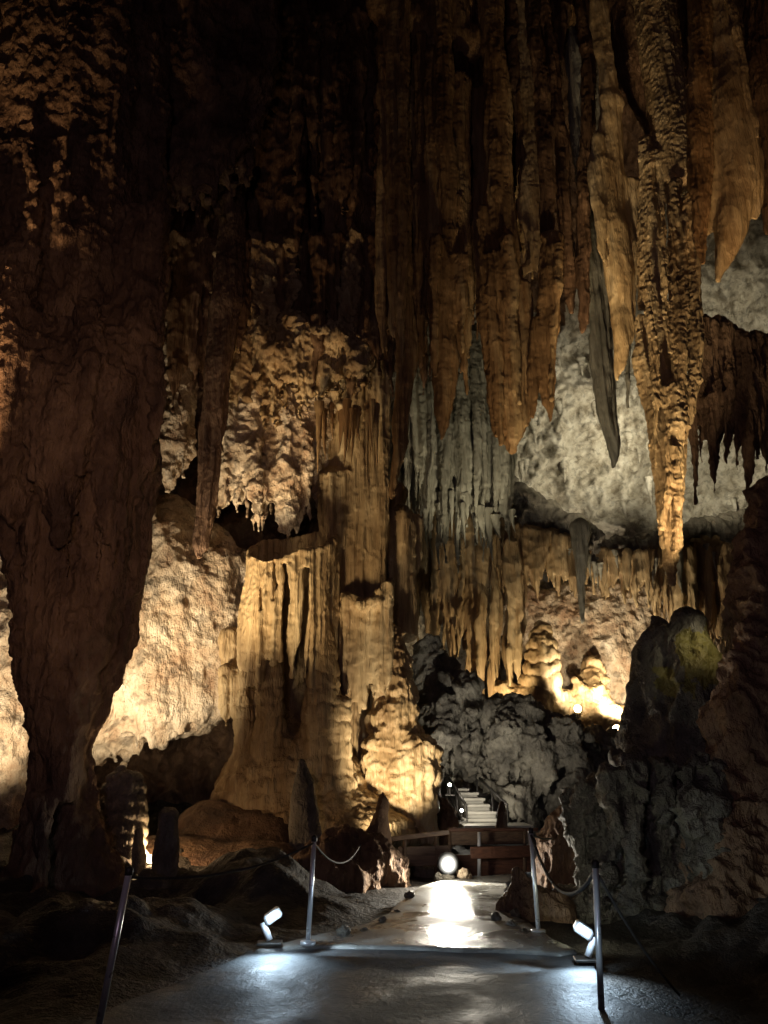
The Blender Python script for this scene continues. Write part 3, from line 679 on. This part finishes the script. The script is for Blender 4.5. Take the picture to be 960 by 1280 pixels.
stalagmite('dark pointed stalagmite beside the glowing flowstone column', [(480, 992, 3), (478, 1015, 10), (474, 1045, 17), (470, 1070, 24)], 12.6, M['umber'], dict(lump=.05, pop=.015, bend=.04))
stalagmite('short dark stalagmite standing in front of the stair landing', [(627, 1004, 3), (627, 1015, 6), (627, 1040, 8)], 15.4, M['umber'], dict(lump=.02, bend=.02))
m = Mass(.2)
m.stroke([(430, 1060, 26), (465, 1070, 30), (486, 1095, 24), (480, 1120, 26)], 12.2); m.stroke([(400, 1080, 30), (440, 1110, 36)], 12)
m.build('boulder', M['umber'], 'dark rounded boulder on the left edge of the path before the barrier', 'boulder', dict(ROUGH, big=.1, lump=.08), Y=12)
m = Mass(.4)
m.stroke([(180, 1090, 40), (260, 1095, 45), (340, 1100, 45), (410, 1110, 40)], 13, 1.3); m.stroke([(260, 1060, 50), (340, 1070, 50)], 14.4, 1.2)
m.build('rock_bank', M['umber'], 'low brown rock bank sloping from the drum column cone to the path', 'rock bank', dict(big=.12, lump=.05, lumpf=1.5, pop=.015, bend=.15, warp=.2), Y=13)

# small single spikes, too alike to tell apart
def spike_mesh(seed):
    r = random.Random(seed); n, k = 14, 8; V = []; bx, by = r.uniform(-.1, .1), r.uniform(-.1, .1)
    for i in range(n):
        t = i/(n-1)
        for j in range(k):
            a = 2*math.pi*j/k; q = (.12*(1-t)**1.2+.012)*(1+.25*r.uniform(-1, 1))
            V.append((math.cos(a)*q+bx*t*t, math.sin(a)*q+by*t*t, -t))
    V.append((bx, by, -1.03))
    Fc = [(i*k+j, i*k+(j+1) % k, (i+1)*k+(j+1) % k, (i+1)*k+j)[::-1] for i in range(n-1) for j in range(k)]+[((n-1)*k+(j+1) % k, (n-1)*k+j, n*k) for j in range(k)]
    me = bpy.data.meshes.new('small_stalactite'); me.from_pydata(V, [], Fc); me.materials.append(M['ash']); me.polygons.foreach_set('use_smooth', np.ones(len(Fc), bool))
    return me
SP_M = [spike_mesh(s) for s in range(6)]
def spikes(n, x0, x1, yfun, Y, ln, label, group, sc=1.0, mat=None):
    for i in range(n):
        x = random.uniform(x0, x1); y = yfun(x)+random.uniform(-10, 10); p = at(x, y, Y+random.uniform(-.3, .3))
        o = bpy.data.objects.new('small_stalactite', SP_M[i % 6] if mat is None else mat[i % len(mat)]); C.objects.link(o); o.location = p
        l = random.uniform(*ln); s = sc*random.uniform(.7, 1.3); o.scale = (s, s, l); o.rotation_euler.z = random.uniform(0, 6)
        tag(o, label, 'stalactite', group)
spikes(18, 505, 640, lambda x: 612+.2*(x-505), 19.9, (.6, 1.5), 'thin ash grey icicle at the hem of the curtain left of the pale wall', 'icicles on the ash grey curtain')
spikes(24, 700, 960, lambda x: 694+6*math.sin(x*.07), 21.9, (.4, .9), 'little ash grey icicle under the sloping ledge below the pale wall', 'icicles under the sloping ledge', .7)
SPW = [m_.copy() for m_ in SP_M]
for m_ in SPW: m_.materials[0] = M['pale']
rw = random.Random(9)
for i in range(46):
    p = on_wall(rw.uniform(600, 955) if i % 3 else rw.uniform(590, 700), rw.uniform(420, 655))
    o = bpy.data.objects.new('small_stalactite', SPW[i % 6]); C.objects.link(o); o.location = p+np.array((0, -.10, .12)); q = rw.uniform(.7, 1.5); o.scale = (q, q, rw.uniform(.45, 1.3)); o.rotation_euler.z = rw.uniform(0, 6)
    tag(o, 'tiny pale stalactite studding the pocked wall behind the giant stalactite', 'stalactite', 'tiny stalactites on the pale wall')
SPT = [m_.copy() for m_ in SP_M[:3]]
for m_ in SPT: m_.materials[0] = M['tan']
spikes(16, 390, 470, lambda x: 505, 14.5, (.5, 1.7), 'slender brown stalactite over the fluted pillar and drum rim', 'slender stalactites above the drum', .7, SPT)

# ------------------------------------------------------------------ built objects
def simple(name, col, rough=.5, metal=0.0, emit=None, es=1.0):
    m, t, b = nt(name); b.inputs['Base Color'].default_value = (*col, 1); b.inputs['Roughness'].default_value = rough; b.inputs['Metallic'].default_value = metal
    if emit: b.inputs['Emission Color'].default_value = (*emit, 1); b.inputs['Emission Strength'].default_value = es
    if not emit:
        n = node(t, 'ShaderNodeTexNoise', Scale=14, Detail=5); tc = node(t, 'ShaderNodeTexCoord'); t.links.new(tc.outputs['Object'], n.inputs['Vector'])
        mr = node(t, 'ShaderNodeMapRange'); mr.inputs['To Min'].default_value = max(0, rough-.15); mr.inputs['To Max'].default_value = rough+.2
        t.links.new(n.outputs['Fac'], mr.inputs['Value']); t.links.new(mr.outputs[0], b.inputs['Roughness'])
    return m
M['steel'] = simple('brushed_steel', (.78, .79, .81), .30, .5)
M['rope'] = simple('dark_rope', (.04, .036, .032), .85)
M['lampbody'] = simple('white_painted_metal', (.75, .77, .8), .35, .2)
M['led'] = simple('cool_led', (1, 1, 1), .5, 0, (.80, .93, 1), 30)
M['ledw'] = simple('neutral_led', (1, 1, 1), .5, 0, (1, .97, .88), 20)
M['warm'] = simple('warm_lamp', (1, 1, 1), .5, 0, (1, .72, .36), 30)
M['iron'] = simple('dark_iron', (.05, .045, .04), .5, .6)
def wood_mat(name, c0, c1):
    m, t, b = nt(name); L = t.links.new; tc = node(t, 'ShaderNodeTexCoord'); mp = node(t, 'ShaderNodeMapping'); mp.inputs['Scale'].default_value = (1.2, 14, 14)
    L(tc.outputs['Object'], mp.inputs['Vector']); n = node(t, 'ShaderNodeTexNoise', Scale=3, Detail=6, Distortion=.4); L(mp.outputs[0], n.inputs['Vector'])
    r = node(t, 'ShaderNodeValToRGB'); e = r.color_ramp.elements; e[0].position = .3; e[0].color = (*c0, 1); e[1].position = .7; e[1].color = (*c1, 1)
    L(n.outputs['Fac'], r.inputs[0]); L(r.outputs[0], b.inputs['Base Color']); b.inputs['Roughness'].default_value = .55
    bp = node(t, 'ShaderNodeBump', Strength=.3, Distance=.02); L(n.outputs['Fac'], bp.inputs['Height']); L(bp.outputs[0], b.inputs['Normal']); return m
M['wood'] = wood_mat('red_stained_wood', (.07, .03, .018), (.16, .07, .04))
M['wood2'] = wood_mat('brown_weathered_wood', (.09, .055, .035), (.20, .13, .08))

def tube_geo(pts, r, k=10, cap=True):
    P = np.array(pts, float); n = len(P); rs = np.broadcast_to(np.asarray(r, float), (n,)); V = []
    T = np.gradient(P, axis=0) if n > 1 else np.array([[0, 0, 1]]); ref = np.array((0, 1.0, .13))
    for i in range(n):
        t = T[i]/(np.linalg.norm(T[i])+1e-9); u = np.cross(t, ref); u /= np.linalg.norm(u)+1e-9; v = np.cross(t, u)
        for j in range(k): a = 2*math.pi*j/k; V.append(P[i]+(u*math.cos(a)+v*math.sin(a))*rs[i])
    Fc = [(i*k+j, i*k+(j+1) % k, (i+1)*k+(j+1) % k, (i+1)*k+j) for i in range(n-1) for j in range(k)]
    if cap: Fc += [tuple(range(k))[::-1], tuple((n-1)*k+j for j in range(k))]
    return V, Fc
def box_geo(c, d, rz=0.0, bev=.01, rx=0.0):
    """bevelled box"""
    hx, hy, hz = [q/2 for q in d]; b = min(bev, hx*.4, hy*.4, hz*.4); V = []
    for sx in (-1, 1):
        for sy in (-1, 1):
            for sz in (-1, 1):
                V += [(sx*hx, sy*(hy-b), sz*(hz-b)), (sx*(hx-b), sy*hy, sz*(hz-b)), (sx*(hx-b), sy*(hy-b), sz*hz)]
    I = lambda sx, sy, sz, k: (((sx > 0)*4+(sy > 0)*2+(sz > 0))*3+k)
    Fc = []
    for ax in range(3):
        o1, o2 = [(1, 2), (2, 0), (0, 1)][ax]
        for s in (-1, 1):
            q = []
            for a, b_ in ((-1, -1), (1, -1), (1, 1), (-1, 1)):
                e = [0, 0, 0]; e[ax] = s; e[o1] = a; e[o2] = b_; q.append(I(*e, ax))
            Fc.append(tuple(q if s > 0 else q[::-1]))
        for a in (-1, 1):
            for b_ in (-1, 1):
                e0 = [0, 0, 0]; e0[o1] = a; e0[o2] = b_; e0[ax] = -1; e1 = list(e0); e1[ax] = 1
                q = (I(*e0, o1), I(*e1, o1), I(*e1, o2), I(*e0, o2)); Fc.append(q if a*b_ > 0 else q[::-1])
    for sx in (-1, 1):
        for sy in (-1, 1):
            for sz in (-1, 1):
                q = tuple(I(sx, sy, sz, k) for k in range(3)); Fc.append(q if sx*sy*sz > 0 else q[::-1])
    V = np.array(V); cx, sx = math.cos(rx), math.sin(rx); V = np.stack([V[:, 0], V[:, 1]*cx-V[:, 2]*sx, V[:, 1]*sx+V[:, 2]*cx], 1)
    cz, sz = math.cos(rz), math.sin(rz); V = np.stack([V[:, 0]*cz-V[:, 1]*sz, V[:, 0]*sz+V[:, 1]*cz, V[:, 2]], 1)
    return (V+np.array(c)).tolist(), Fc
def bar_geo(a, b, w, h, bev=.008):
    a, b = np.array(a, float), np.array(b, float); d = b-a; L = np.linalg.norm(d)
    V, Fc = box_geo((0, 0, 0), (L, w, h), 0, bev); V = np.array(V)
    x = d/L; y = np.cross((0, 0, 1), x); y /= np.linalg.norm(y); z = np.cross(x, y)
    return ((V[:, :1]*x+V[:, 1:2]*y+V[:, 2:]*z)+(a+b)/2).tolist(), Fc
def geo(name, gs, mat, parent=None, smooth=False, loc=None):
    V, Fc = [], []
    for v, f in gs:
        n = len(V); V += [tuple(p) for p in v]; Fc += [tuple(i+n for i in q) for q in f]
    V = np.array(V, float)
    base = np.array(parent.location) if parent else (np.array(loc) if loc is not None else np.array((V[:, 0].mean(), V[:, 1].mean(), V[:, 2].min())))
    me = bpy.data.meshes.new(name); me.from_pydata((V-base).tolist(), [], Fc); me.materials.append(mat)
    me.polygons.foreach_set('use_smooth', np.full(len(Fc), smooth))
    o = bpy.data.objects.new(name, me); C.objects.link(o)
    if parent: o.parent = parent
    else: o.location = base
    return o
def thing(name, loc, label, cat, group=None):
    o = bpy.data.objects.new(name, None); C.objects.link(o); o.location = loc; tag(o, label, cat, group); return o

# rope posts
def post(base, lean, h, label):
    x, y, z = base; t = thing('rope_post', base, label, 'rope post', 'rope posts along the walkway')
    top = (x+lean, y, z+h)
    geo('pole', [tube_geo([base, top], .022, 14)], M['steel'], t, True)
    geo('foot', [tube_geo([(x, y, z-.02), (x, y, z+.012), (x, y, z+.02)], [.07, .07, .03], 18)], M['steel'], t, True)
    geo('cap', [tube_geo([(top[0], y, top[2]-.02), (top[0], y, top[2]+.02), (top[0], y, top[2]+.035)], [.027, .027, .012], 14)], M['iron'], t, True)
    return np.array(top)
def fp(px, py, z=0): x, y = on_floor(px, py, z); return (x, y, z)
pL1 = post(fp(122, 1290, -.02), .10, .90, 'leaning steel rope post in the dark at the lower left')
pL2 = post(fp(385, 1178, .04), .03, .86, 'bright steel rope post beside the left floor lamp')
pR1 = post(fp(752, 1266, -.02), .035, .90, 'near steel rope post in front of the right floor lamp')
pR2 = post(fp(673, 1164, .03), -.02, .90, 'steel rope post right of the path with rope looping from it')
def rope(a, b, sag, label, r=.009, lump=0):
    a, b = np.array(a)-(0, 0, .03), np.array(b)-(0, 0, .03); n = 48
    P = [a+(b-a)*t-np.array((0, 0, sag*4*t*(1-t))) for t in np.linspace(0, 1, n)]
    V, Fc = tube_geo(P, r, 8)
    o = geo('rope', [(V, Fc)], M['rope'], None, True); tag(o, label, 'rope'); return o
rope(pR1, pR2, .32, 'slack rope looping between the two posts right of the path', .014)
rope(pR1, (fp(850, 1250)[0], fp(850, 1250)[1], .06), .06, 'rope running down from the near right post into the dark corner', .009)
rope(pL2, pL1, .10, 'thin rope stretched between the two left hand posts')
rope(pL2, at(452, 1050, 12), .22, 'thin rope from the bright left post to the boulder by the path')
rope(pR2, at(690, 1045, 11.2), .02, 'short rope end tied from the right post back to the boulder')

# floor lamps
def floor_lamp(base, s, label):
    x, y, z = base; t = thing('floor_lamp', base, label, 'floor lamp', 'white floor lamps on the step edge')
    geo('base', [box_geo((x, y, z+.010), (.22, .16, .02), .1*s)], M['iron'], t)
    a = np.array((x, y, z+.03)); e = np.array((x-.07*s, y+.01, z+.17)); h0 = np.array((x-.05*s, y+.015, z+.18)); h1 = np.array((x+.08*s, y+.04, z+.265))
    geo('arm', [tube_geo([a, a*.5+e*.5, e], .030, 10)], M['lampbody'], t, True)
    hd = geo('lamp_head', [bar_geo(h0, h1, .13, .085, .02)], M['lampbody'], t)
    d = (h1-h0)/np.linalg.norm(h1-h0); nrm = np.array((d[2], 0, -d[0]))*s; nrm = nrm/np.linalg.norm(nrm)
    # glowing face on the under side towards the walkway
    off = nrm*.047
    geo('lens', [bar_geo(h0+off+d*.015, h1+off-d*.015, .11, .012, .003)], M['led'], hd)
    bpy.data.objects[hd.name].children[0].location = (0, 0, 0)
    fr = geo('glow_strip', [bar_geo(h0+d*.01+np.array((0, -.068, 0)), h1-d*.01+np.array((0, -.068, 0)), .008, .070, .003)], M['led'], hd)
    return h0*.5+h1*.5
def fixchild(o):
    pass
hL = floor_lamp(fp(337, 1180, .045), 1, 'bright white floor lamp at the left end of the step')
hR = floor_lamp(fp(735, 1201, .03), -1, 'bright white floor lamp behind the near right post')
# sub-parts are placed relative to their part
for o in list(bpy.data.objects):
    pass

# round lamp at the barrier
def lens_mat(name, col, s):
    m, t, b = nt(name); L = t.links.new; tc = node(t, 'ShaderNodeTexCoord'); ln = node(t, 'ShaderNodeVectorMath', operation='LENGTH')
    mp = node(t, 'ShaderNodeVectorMath', operation='MULTIPLY_ADD'); mp.inputs[1].default_value = (2, 0, 2); mp.inputs[2].default_value = (-1, 0, -1)
    L(tc.outputs['Generated'], mp.inputs[0]); L(mp.outputs[0], ln.inputs[0])
    r = node(t, 'ShaderNodeMapRange'); r.inputs['From Min'].default_value = 1.0; r.inputs['From Max'].default_value = .2; L(ln.outputs['Value'], r.inputs['Value'])
    pw = node(t, 'ShaderNodeMath', operation='POWER'); pw.inputs[1].default_value = 2.6; L(r.outputs[0], pw.inputs[0])  # emission fades towards the rim: soft glare painted into the lens
    ml = node(t, 'ShaderNodeMath', operation='MULTIPLY'); ml.inputs[1].default_value = s; L(pw.outputs[0], ml.inputs[0])
    b.inputs['Emission Color'].default_value = (*col, 1); L(ml.outputs[0], b.inputs['Emission Strength']); b.inputs['Base Color'].default_value = (.03, .03, .03, 1); b.inputs['Specular IOR Level'].default_value = .1; return m
def round_lamp(p, r, mat, label, name='flood_lamp'):
    p = np.array(p); t = thing(name, p-np.array((0, 0, .22)), label, 'lamp')
    geo('bracket', [tube_geo([p-(0, -.06, .22), p-(0, -.06, .05)], .02, 8), box_geo(p-np.array((0, -.06, .21)), (.2, .16, .02))], M['iron'], t)
    geo('housing', [tube_geo([p+(0, .14, .0), p+(0, .12, 0), p+(0, 0, 0)], [r*.5, r*.8, r*1.08], 24)], M['iron'], t, True)
    V, Fc = [], []
    n, k = 8, 24
    for i in range(n):
        a = (i/(n-1))*math.pi/2
        for j in range(k): b = 2*math.pi*j/k; V.append(p+np.array((math.sin(a)*r*math.cos(b), -.01-math.cos(a)*r*.35, math.sin(a)*r*math.sin(b))) if i else p+np.array((.001*math.cos(b), -.01-r*.35, .001*math.sin(b))))
    Fc = [(i*k+j, i*k+(j+1) % k, (i+1)*k+(j+1) % k, (i+1)*k+j)[::-1] for i in range(n-1) for j in range(k)]
    geo('lens', [(V, Fc)], mat, t, True)
    return p
pB = round_lamp(at(560, 1080, 12.3), .15, lens_mat('glare_lens', (1, .98, .9), 8), 'dazzling round flood lamp at the foot of the wooden barrier')
def stone(label, pts, Y, mat=M['cream'], vox=.016):
    m = Mass(.05); m.stroke(pts, Y); return m.build('stone', mat, label, 'stone', dict(lump=.04, lumpf=5, pop=.015, popf=12, bend=.03), Y=Y, vox=vox)
stone('pale stone beside the round flood lamp', [(578, 1092, 8), (585, 1096, 7)], 12.35)
stone('low dark stone directly under the round flood lamp', [(548, 1098, 6), (562, 1100, 6)], 12.3, M['dgrey'])

def pebbles():
    r = random.Random(4); ms = []
    for k in range(4):
        m = Mass(.02); m.world([((0, 0, 0), .05), ((.05, .02, .01), .04)])
        o = m.build('loose_stone', M['grey'], 'small loose stone lying along the edge of the path', 'stone', dict(lump=.025, lumpf=9, pop=.01, popf=18, bend=.01), Y=9, vox=.012, group='loose stones along the path edge'); ms.append(o)
    spots = [(455, 1165), (478, 1152), (497, 1140), (430, 1168), (620, 1150), (640, 1158), (655, 1165), (690, 1180), (512, 1122), (644, 1146)]
    for k, (x, y) in enumerate(spots):
        o = ms[k] if k < 4 else ms[k % 4].copy()
        if k >= 4: C.objects.link(o)
        p = fp(x, y, .02); gz = float(ground_z(np.array([p[0]]), np.array([p[1]]))[0])
        o.location = (p[0], p[1], max(gz, .0)); q = r.uniform(.5, 1.3); o.scale = (q, q*.9, q*.8); o.rotation_euler.z = r.uniform(0, 6)
pebbles()
# wooden barrier in front of the stairs
Yb = 12.9
t = thing('wooden_barrier', (at(580, 1098, Yb)[0], Yb, 0), 'red brown wooden barrier of rails and planks across the end of the path', 'barrier')
def A(x, y, d=0): return at(x, y, Yb+d)
geo('top_rail', [bar_geo(A(486, 1049, .1), A(562, 1040), .06, .07)], M['wood2'], t)
geo('top_rail', [bar_geo(A(560, 1037, .05), A(672, 1037, .3), .07, .05)], M['wood'], t)
geo('plank', [bar_geo(A(588, 1066, -.15), A(668, 1064, .1), .03, .17)], M['wood'], t)
geo('plank', [bar_geo(A(498, 1071, .15), A(562, 1069, .1), .03, .28)], M['wood2'], t)
geo('plank', [bar_geo(A(562, 1048, .15), A(660, 1046, .4), .03, .20)], M['wood2'], t)
geo('plank', [bar_geo(A(560, 1082, .2), A(668, 1080, .4), .03, .3)], M['wood'], t)
for x, y0, y1, d in ((599, 1040, 1098, -.08), (656, 1036, 1096, .25), (562, 1036, 1100, .1), (506, 1046, 1108, .12), (545, 1042, 1104, .12)):
    geo('post', [tube_geo([A(x, y0, d), A(x, y1, d)], .028, 10)], M['steel'] if x == 599 else M['wood2'], t, True)
m = Mass(.1)
m.stroke([(500, 1092, 14), (530, 1092, 14), (548, 1094, 10)], 13.2)
m.build('stone', M['dgrey'], 'row of dark stones under the left part of the wooden barrier', 'stone', dict(lump=.08, lumpf=4, pop=.02, bend=.05), Y=13.2)

# stairs
M['stair'] = concrete('pale_stair_concrete', (.30, .28, .24), (.48, .45, .39), .4, .7)
ts = at(622, 1033, 15.9)
t = thing('staircase', (ts[0], 16.2, ts[2]-.6), 'short pale concrete staircase climbing to the left behind the barrier', 'staircase')
geo('landing', [box_geo((ts[0]+.05, 16.6, ts[2]-.08), (1.35, 1.0, .16)), box_geo((ts[0]+.05, 16.65, ts[2]-.5), (1.25, .9, .68))], M['stair'], t)
steps = [(579, 621, 1023), (582, 620, 1014), (580, 612, 1005), (577, 606, 997), (574, 598, 990), (571, 586, 985)]
for k, (x0, x1, y) in enumerate(steps):
    Y = 17.0+k*.42; a, b = at(x0, y, Y), at(x1, y, Y)
    geo('step', [box_geo(((a[0]+b[0])/2, Y+.24, a[2]-.04), (b[0]-a[0], .46, .06), .08), box_geo(((a[0]+b[0])/2, Y+.28, a[2]-.24), ((b[0]-a[0])*.97, .40, .34), .08)], M['stair'], t)
def rail(p, lab):
    t2 = thing('handrail', np.array(p[0])-(0, 0, 1), lab, 'handrail', 'handrails of the staircase')
    p = [np.array(q) for q in p]
    geo('rail', [tube_geo(p, .03, 8)], M['iron'], t2, True)
    geo('lower_rail', [tube_geo([q-(0, 0, .42) for q in p], .02, 8)], M['iron'], t2, True)
    for q in p: geo('baluster', [tube_geo([q, q-(0, 0, .95)], .022, 8)], M['iron'], t2, True)
rail([at(583, 1007, 17.0), at(571, 988, 18), at(559, 969, 19)], 'dark handrail on the left side of the staircase')
rail([at(634, 1006, 16.8), at(615, 988, 17.8), at(596, 970, 18.8)], 'dark handrail on the right side of the staircase')
p1 = round_lamp(at(577, 1013, 16.6), .03, M['ledw'], 'small white lamp low on the left of the stairs')
p2 = round_lamp(at(562, 981, 17.6), .035, M['ledw'], 'small white lamp at the top left of the stairs')
p3 = round_lamp(at(188, 1074, 11.9), .055, M['warm'], 'small warm lamp glowing between two stalagmites on the left')
p4 = round_lamp(at(722, 886, 21.2), .10, M['warm'], 'small warm lamp under the mound in the lit niche')
p5 = round_lamp(at(771, 912, 21.2), .12, M['warm'], 'warm lamp behind the short stub at the right of the niche')

# ------------------------------------------------------------------ light
def lamp(name, loc, target, W, col, ang=60, size=.1, blend=.6):
    l = bpy.data.lights.new(name, 'SPOT' if ang else 'POINT'); l.energy = W; l.color = col; l.shadow_soft_size = size
    if ang: l.spot_size = radians(ang); l.spot_blend = blend
    o = bpy.data.objects.new(name, l); C.objects.link(o); o.location = loc
    if ang:
        from mathutils import Vector
        o.rotation_euler = (Vector(target)-Vector(loc)).to_track_quat('-Z', 'Y').to_euler()
    return o
WARM = (1, .76, .46); AMB = (1, .64, .33); NEU = (1, .93, .78); COOL = (.62, .82, 1); GRN = (1, .88, .62)
CREAM = (1, .82, .58)
lamp('wall_spot', at(72, 968, 12.6), at(195, 755, 16), 1350, CREAM, 96, .4, .8)
lamp('wall_spot', at(95, 900, 13.2), at(280, 740, 16), 420, WARM, 40, .3, 1)
lamp('wall_spot', at(-60, 960, 13.0), at(5, 860, 15.5), 330, CREAM, 90, .2)
lamp('drum_spot', at(200, 900, 12.6), at(372, 705, 15), 620, WARM, 36, .3, 1)
lamp('pendant_spot', at(190, 960, 12.8), at(335, 580, 15.5), 1900, WARM, 32, .35, 1)
lamp('shelf_spot', at(300, 900, 12.4), at(380, 440, 14.8), 900, AMB, 30, .3, 1)
lamp('alcove_lamp', p3+np.array((.03, .05, .12)), None, 40, AMB, 0, .04)
lamp('flowstone_spot', at(470, 1075, 13.2), at(508, 880, 15.4), 640, CREAM, 62, .15)
lamp('pillar_spot', at(330, 900, 12.3), at(455, 650, 15.4), 620, WARM, 50, .4, 1)
lamp('niche_lamp', at(722, 866, 20.6), at(715, 800, 23.5), 260, CREAM, 120, .06)
lamp('niche_lamp', at(778, 885, 21.0), at(765, 800, 24), 470, CREAM, 130, .06)
lamp('pipe_spot', at(640, 885, 20.4), at(615, 800, 22), 240, WARM, 90, .1)
lamp('pale_wall_spot', at(860, 600, 18), at(680, 560, 24.4), 900, GRN, 60, .3)  # pale wall spots are unseen, hung in mid-air to light it evenly
lamp('pale_wall_spot', at(900, 625, 20.6), at(700, 540, 24.4), 800, GRN, 62, .1, 1)
lamp('pale_wall_spot', at(800, 560, 17.5), at(920, 520, 24), 1200, GRN, 70, .4)
lamp('icicle_spot', at(640, 700, 17.0), at(560, 560, 20), 330, GRN, 60, .3)
lamp('stalactite_spot', at(905, 800, 11.0), at(812, 450, 13), 1500, WARM, 46, .12, 1)
lamp('stalactite_spot', at(660, 960, 10.6), at(680, 460, 13), 1350, WARM, 40, .3, 1)  # added unseen spot, brightens the stalactite fronts from the left
lamp('drapery_spot', at(700, 900, 10.4), at(770, 335, 12.9), 2600, WARM, 18, .3, 1)  # unseen, added to brighten the yellow drapery
lamp('spike_spot', at(660, 720, 12.6), at(755, 500, 14.5), 160, GRN, 40, .1, 1)  # unseen spot added because the grey green stalactite stayed dark
lamp('giant_spot', at(700, 900, 10.2), at(834, 590, 12.4), 900, WARM, 28, .15, 1)  # added from the left front to lift the giant's dark side, no fixture
lamp('roof_spot', at(1050, 500, 9.5), at(915, 180, 12), 600, AMB, 40, .15, 1)
lamp('left_spot', at(-150, 700, 9), at(-5, 370, 11.3), 3000, AMB, 40, .15, 1)
lamp('stair_lamp', p1+np.array((.1, -.12, .15)), None, 15, NEU, 0, .04)
lamp('stair_lamp', p2+np.array((.15, -.12, .2)), None, 20, NEU, 0, .04)
lamp('rock_spot', at(600, 1015, 15), at(610, 900, 19.5), 260, NEU, 70, .06)
lamp('barrier_lamp', pB+np.array((0, -.24, .03)), pB+np.array((-.05, -1, -.2)), 240, NEU, 165, .06, .3)
lamp('barrier_lamp', pB+np.array((.03, -.2, .12)), None, 12, NEU, 0, .06)
for h_, sg in ((hL, 1), (hR, -1)):
    lamp('floor_and_fill_spot', h_+np.array((.04*sg, -.20, .05)), h_+np.array((.04*sg, 0, -.12)), 6, COOL, 100, .03)
    lamp('floor_and_fill_spot', h_+np.array((.06*sg, -.22, .02)), h_+np.array((.12*sg, -.8, -.9)), 52, COOL, 120, .04, .9)
    lamp('floor_and_fill_spot', h_+np.array((.10*sg, .1, .06)), h_+np.array((1.4*sg, .9, -.3)), 7, COOL, 80, .04)
    lamp('floor_and_fill_spot', h_+np.array((.12*sg, -.30, -.12)), h_+np.array((1.5*sg, .12, -.25)), 60, COOL, 44, .03)
lamp('front_fill', (-1.5, -2.5, 3.0), (0, 14, 8), 240, (.86, .62, .84), 80, .3, .5)  # added dim purple fill from behind the camera, no real lamp
lamp('column_fill', (-.5, .5, 2.5), at(60, 600, 11), 560, (1, .62, .40), 50, .3, 1)  # added warm fill for the front of the left column
lamp('floor_and_fill_spot', hR+np.array((-.75, -2.0, .15)), pR1-np.array((0, 0, .35)), 12, COOL, 44, .03)  # added fill away from the lamp, only to brighten the near right post
lamp('floor_and_fill_spot', hL+np.array((-.4, -.3, .05)), pL1-np.array((0, 0, .35)), 5, COOL, 50, .03)
lamp('bank_spot', at(700, 1185, 7.6)+np.array((0, 0, .1)), at(830, 1060, 9.5), 24, (.96, 1, .76), 100, .08, .8)
lamp('head_spot', at(935, 720, 9.2), at(868, 815, 10.2), 45, (1, .9, .6), 40, .1, 1)

w = bpy.data.worlds.new('World'); SC.world = w; w.use_nodes = True
w.node_tree.nodes['Background'].inputs[0].default_value = (.30, .22, .42, 1); w.node_tree.nodes['Background'].inputs[1].default_value = .01
SC.view_settings.view_transform = 'Standard'; SC.view_settings.look = 'None'; SC.view_settings.exposure = 0; SC.view_settings.gamma = 1
cy = SC.cycles; cy.use_denoising = True; cy.max_bounces = 3; cy.diffuse_bounces = 2; cy.glossy_bounces = 1; cy.transmission_bounces = 0; cy.use_adaptive_sampling = True; cy.adaptive_threshold = .06; cy.caustics_reflective = False; cy.caustics_refractive = False; cy.sample_clamp_indirect = 3; cy.use_light_tree = True

print('VERTS', sum(len(o.data.vertices) for o in bpy.data.objects if o.type == 'MESH'))
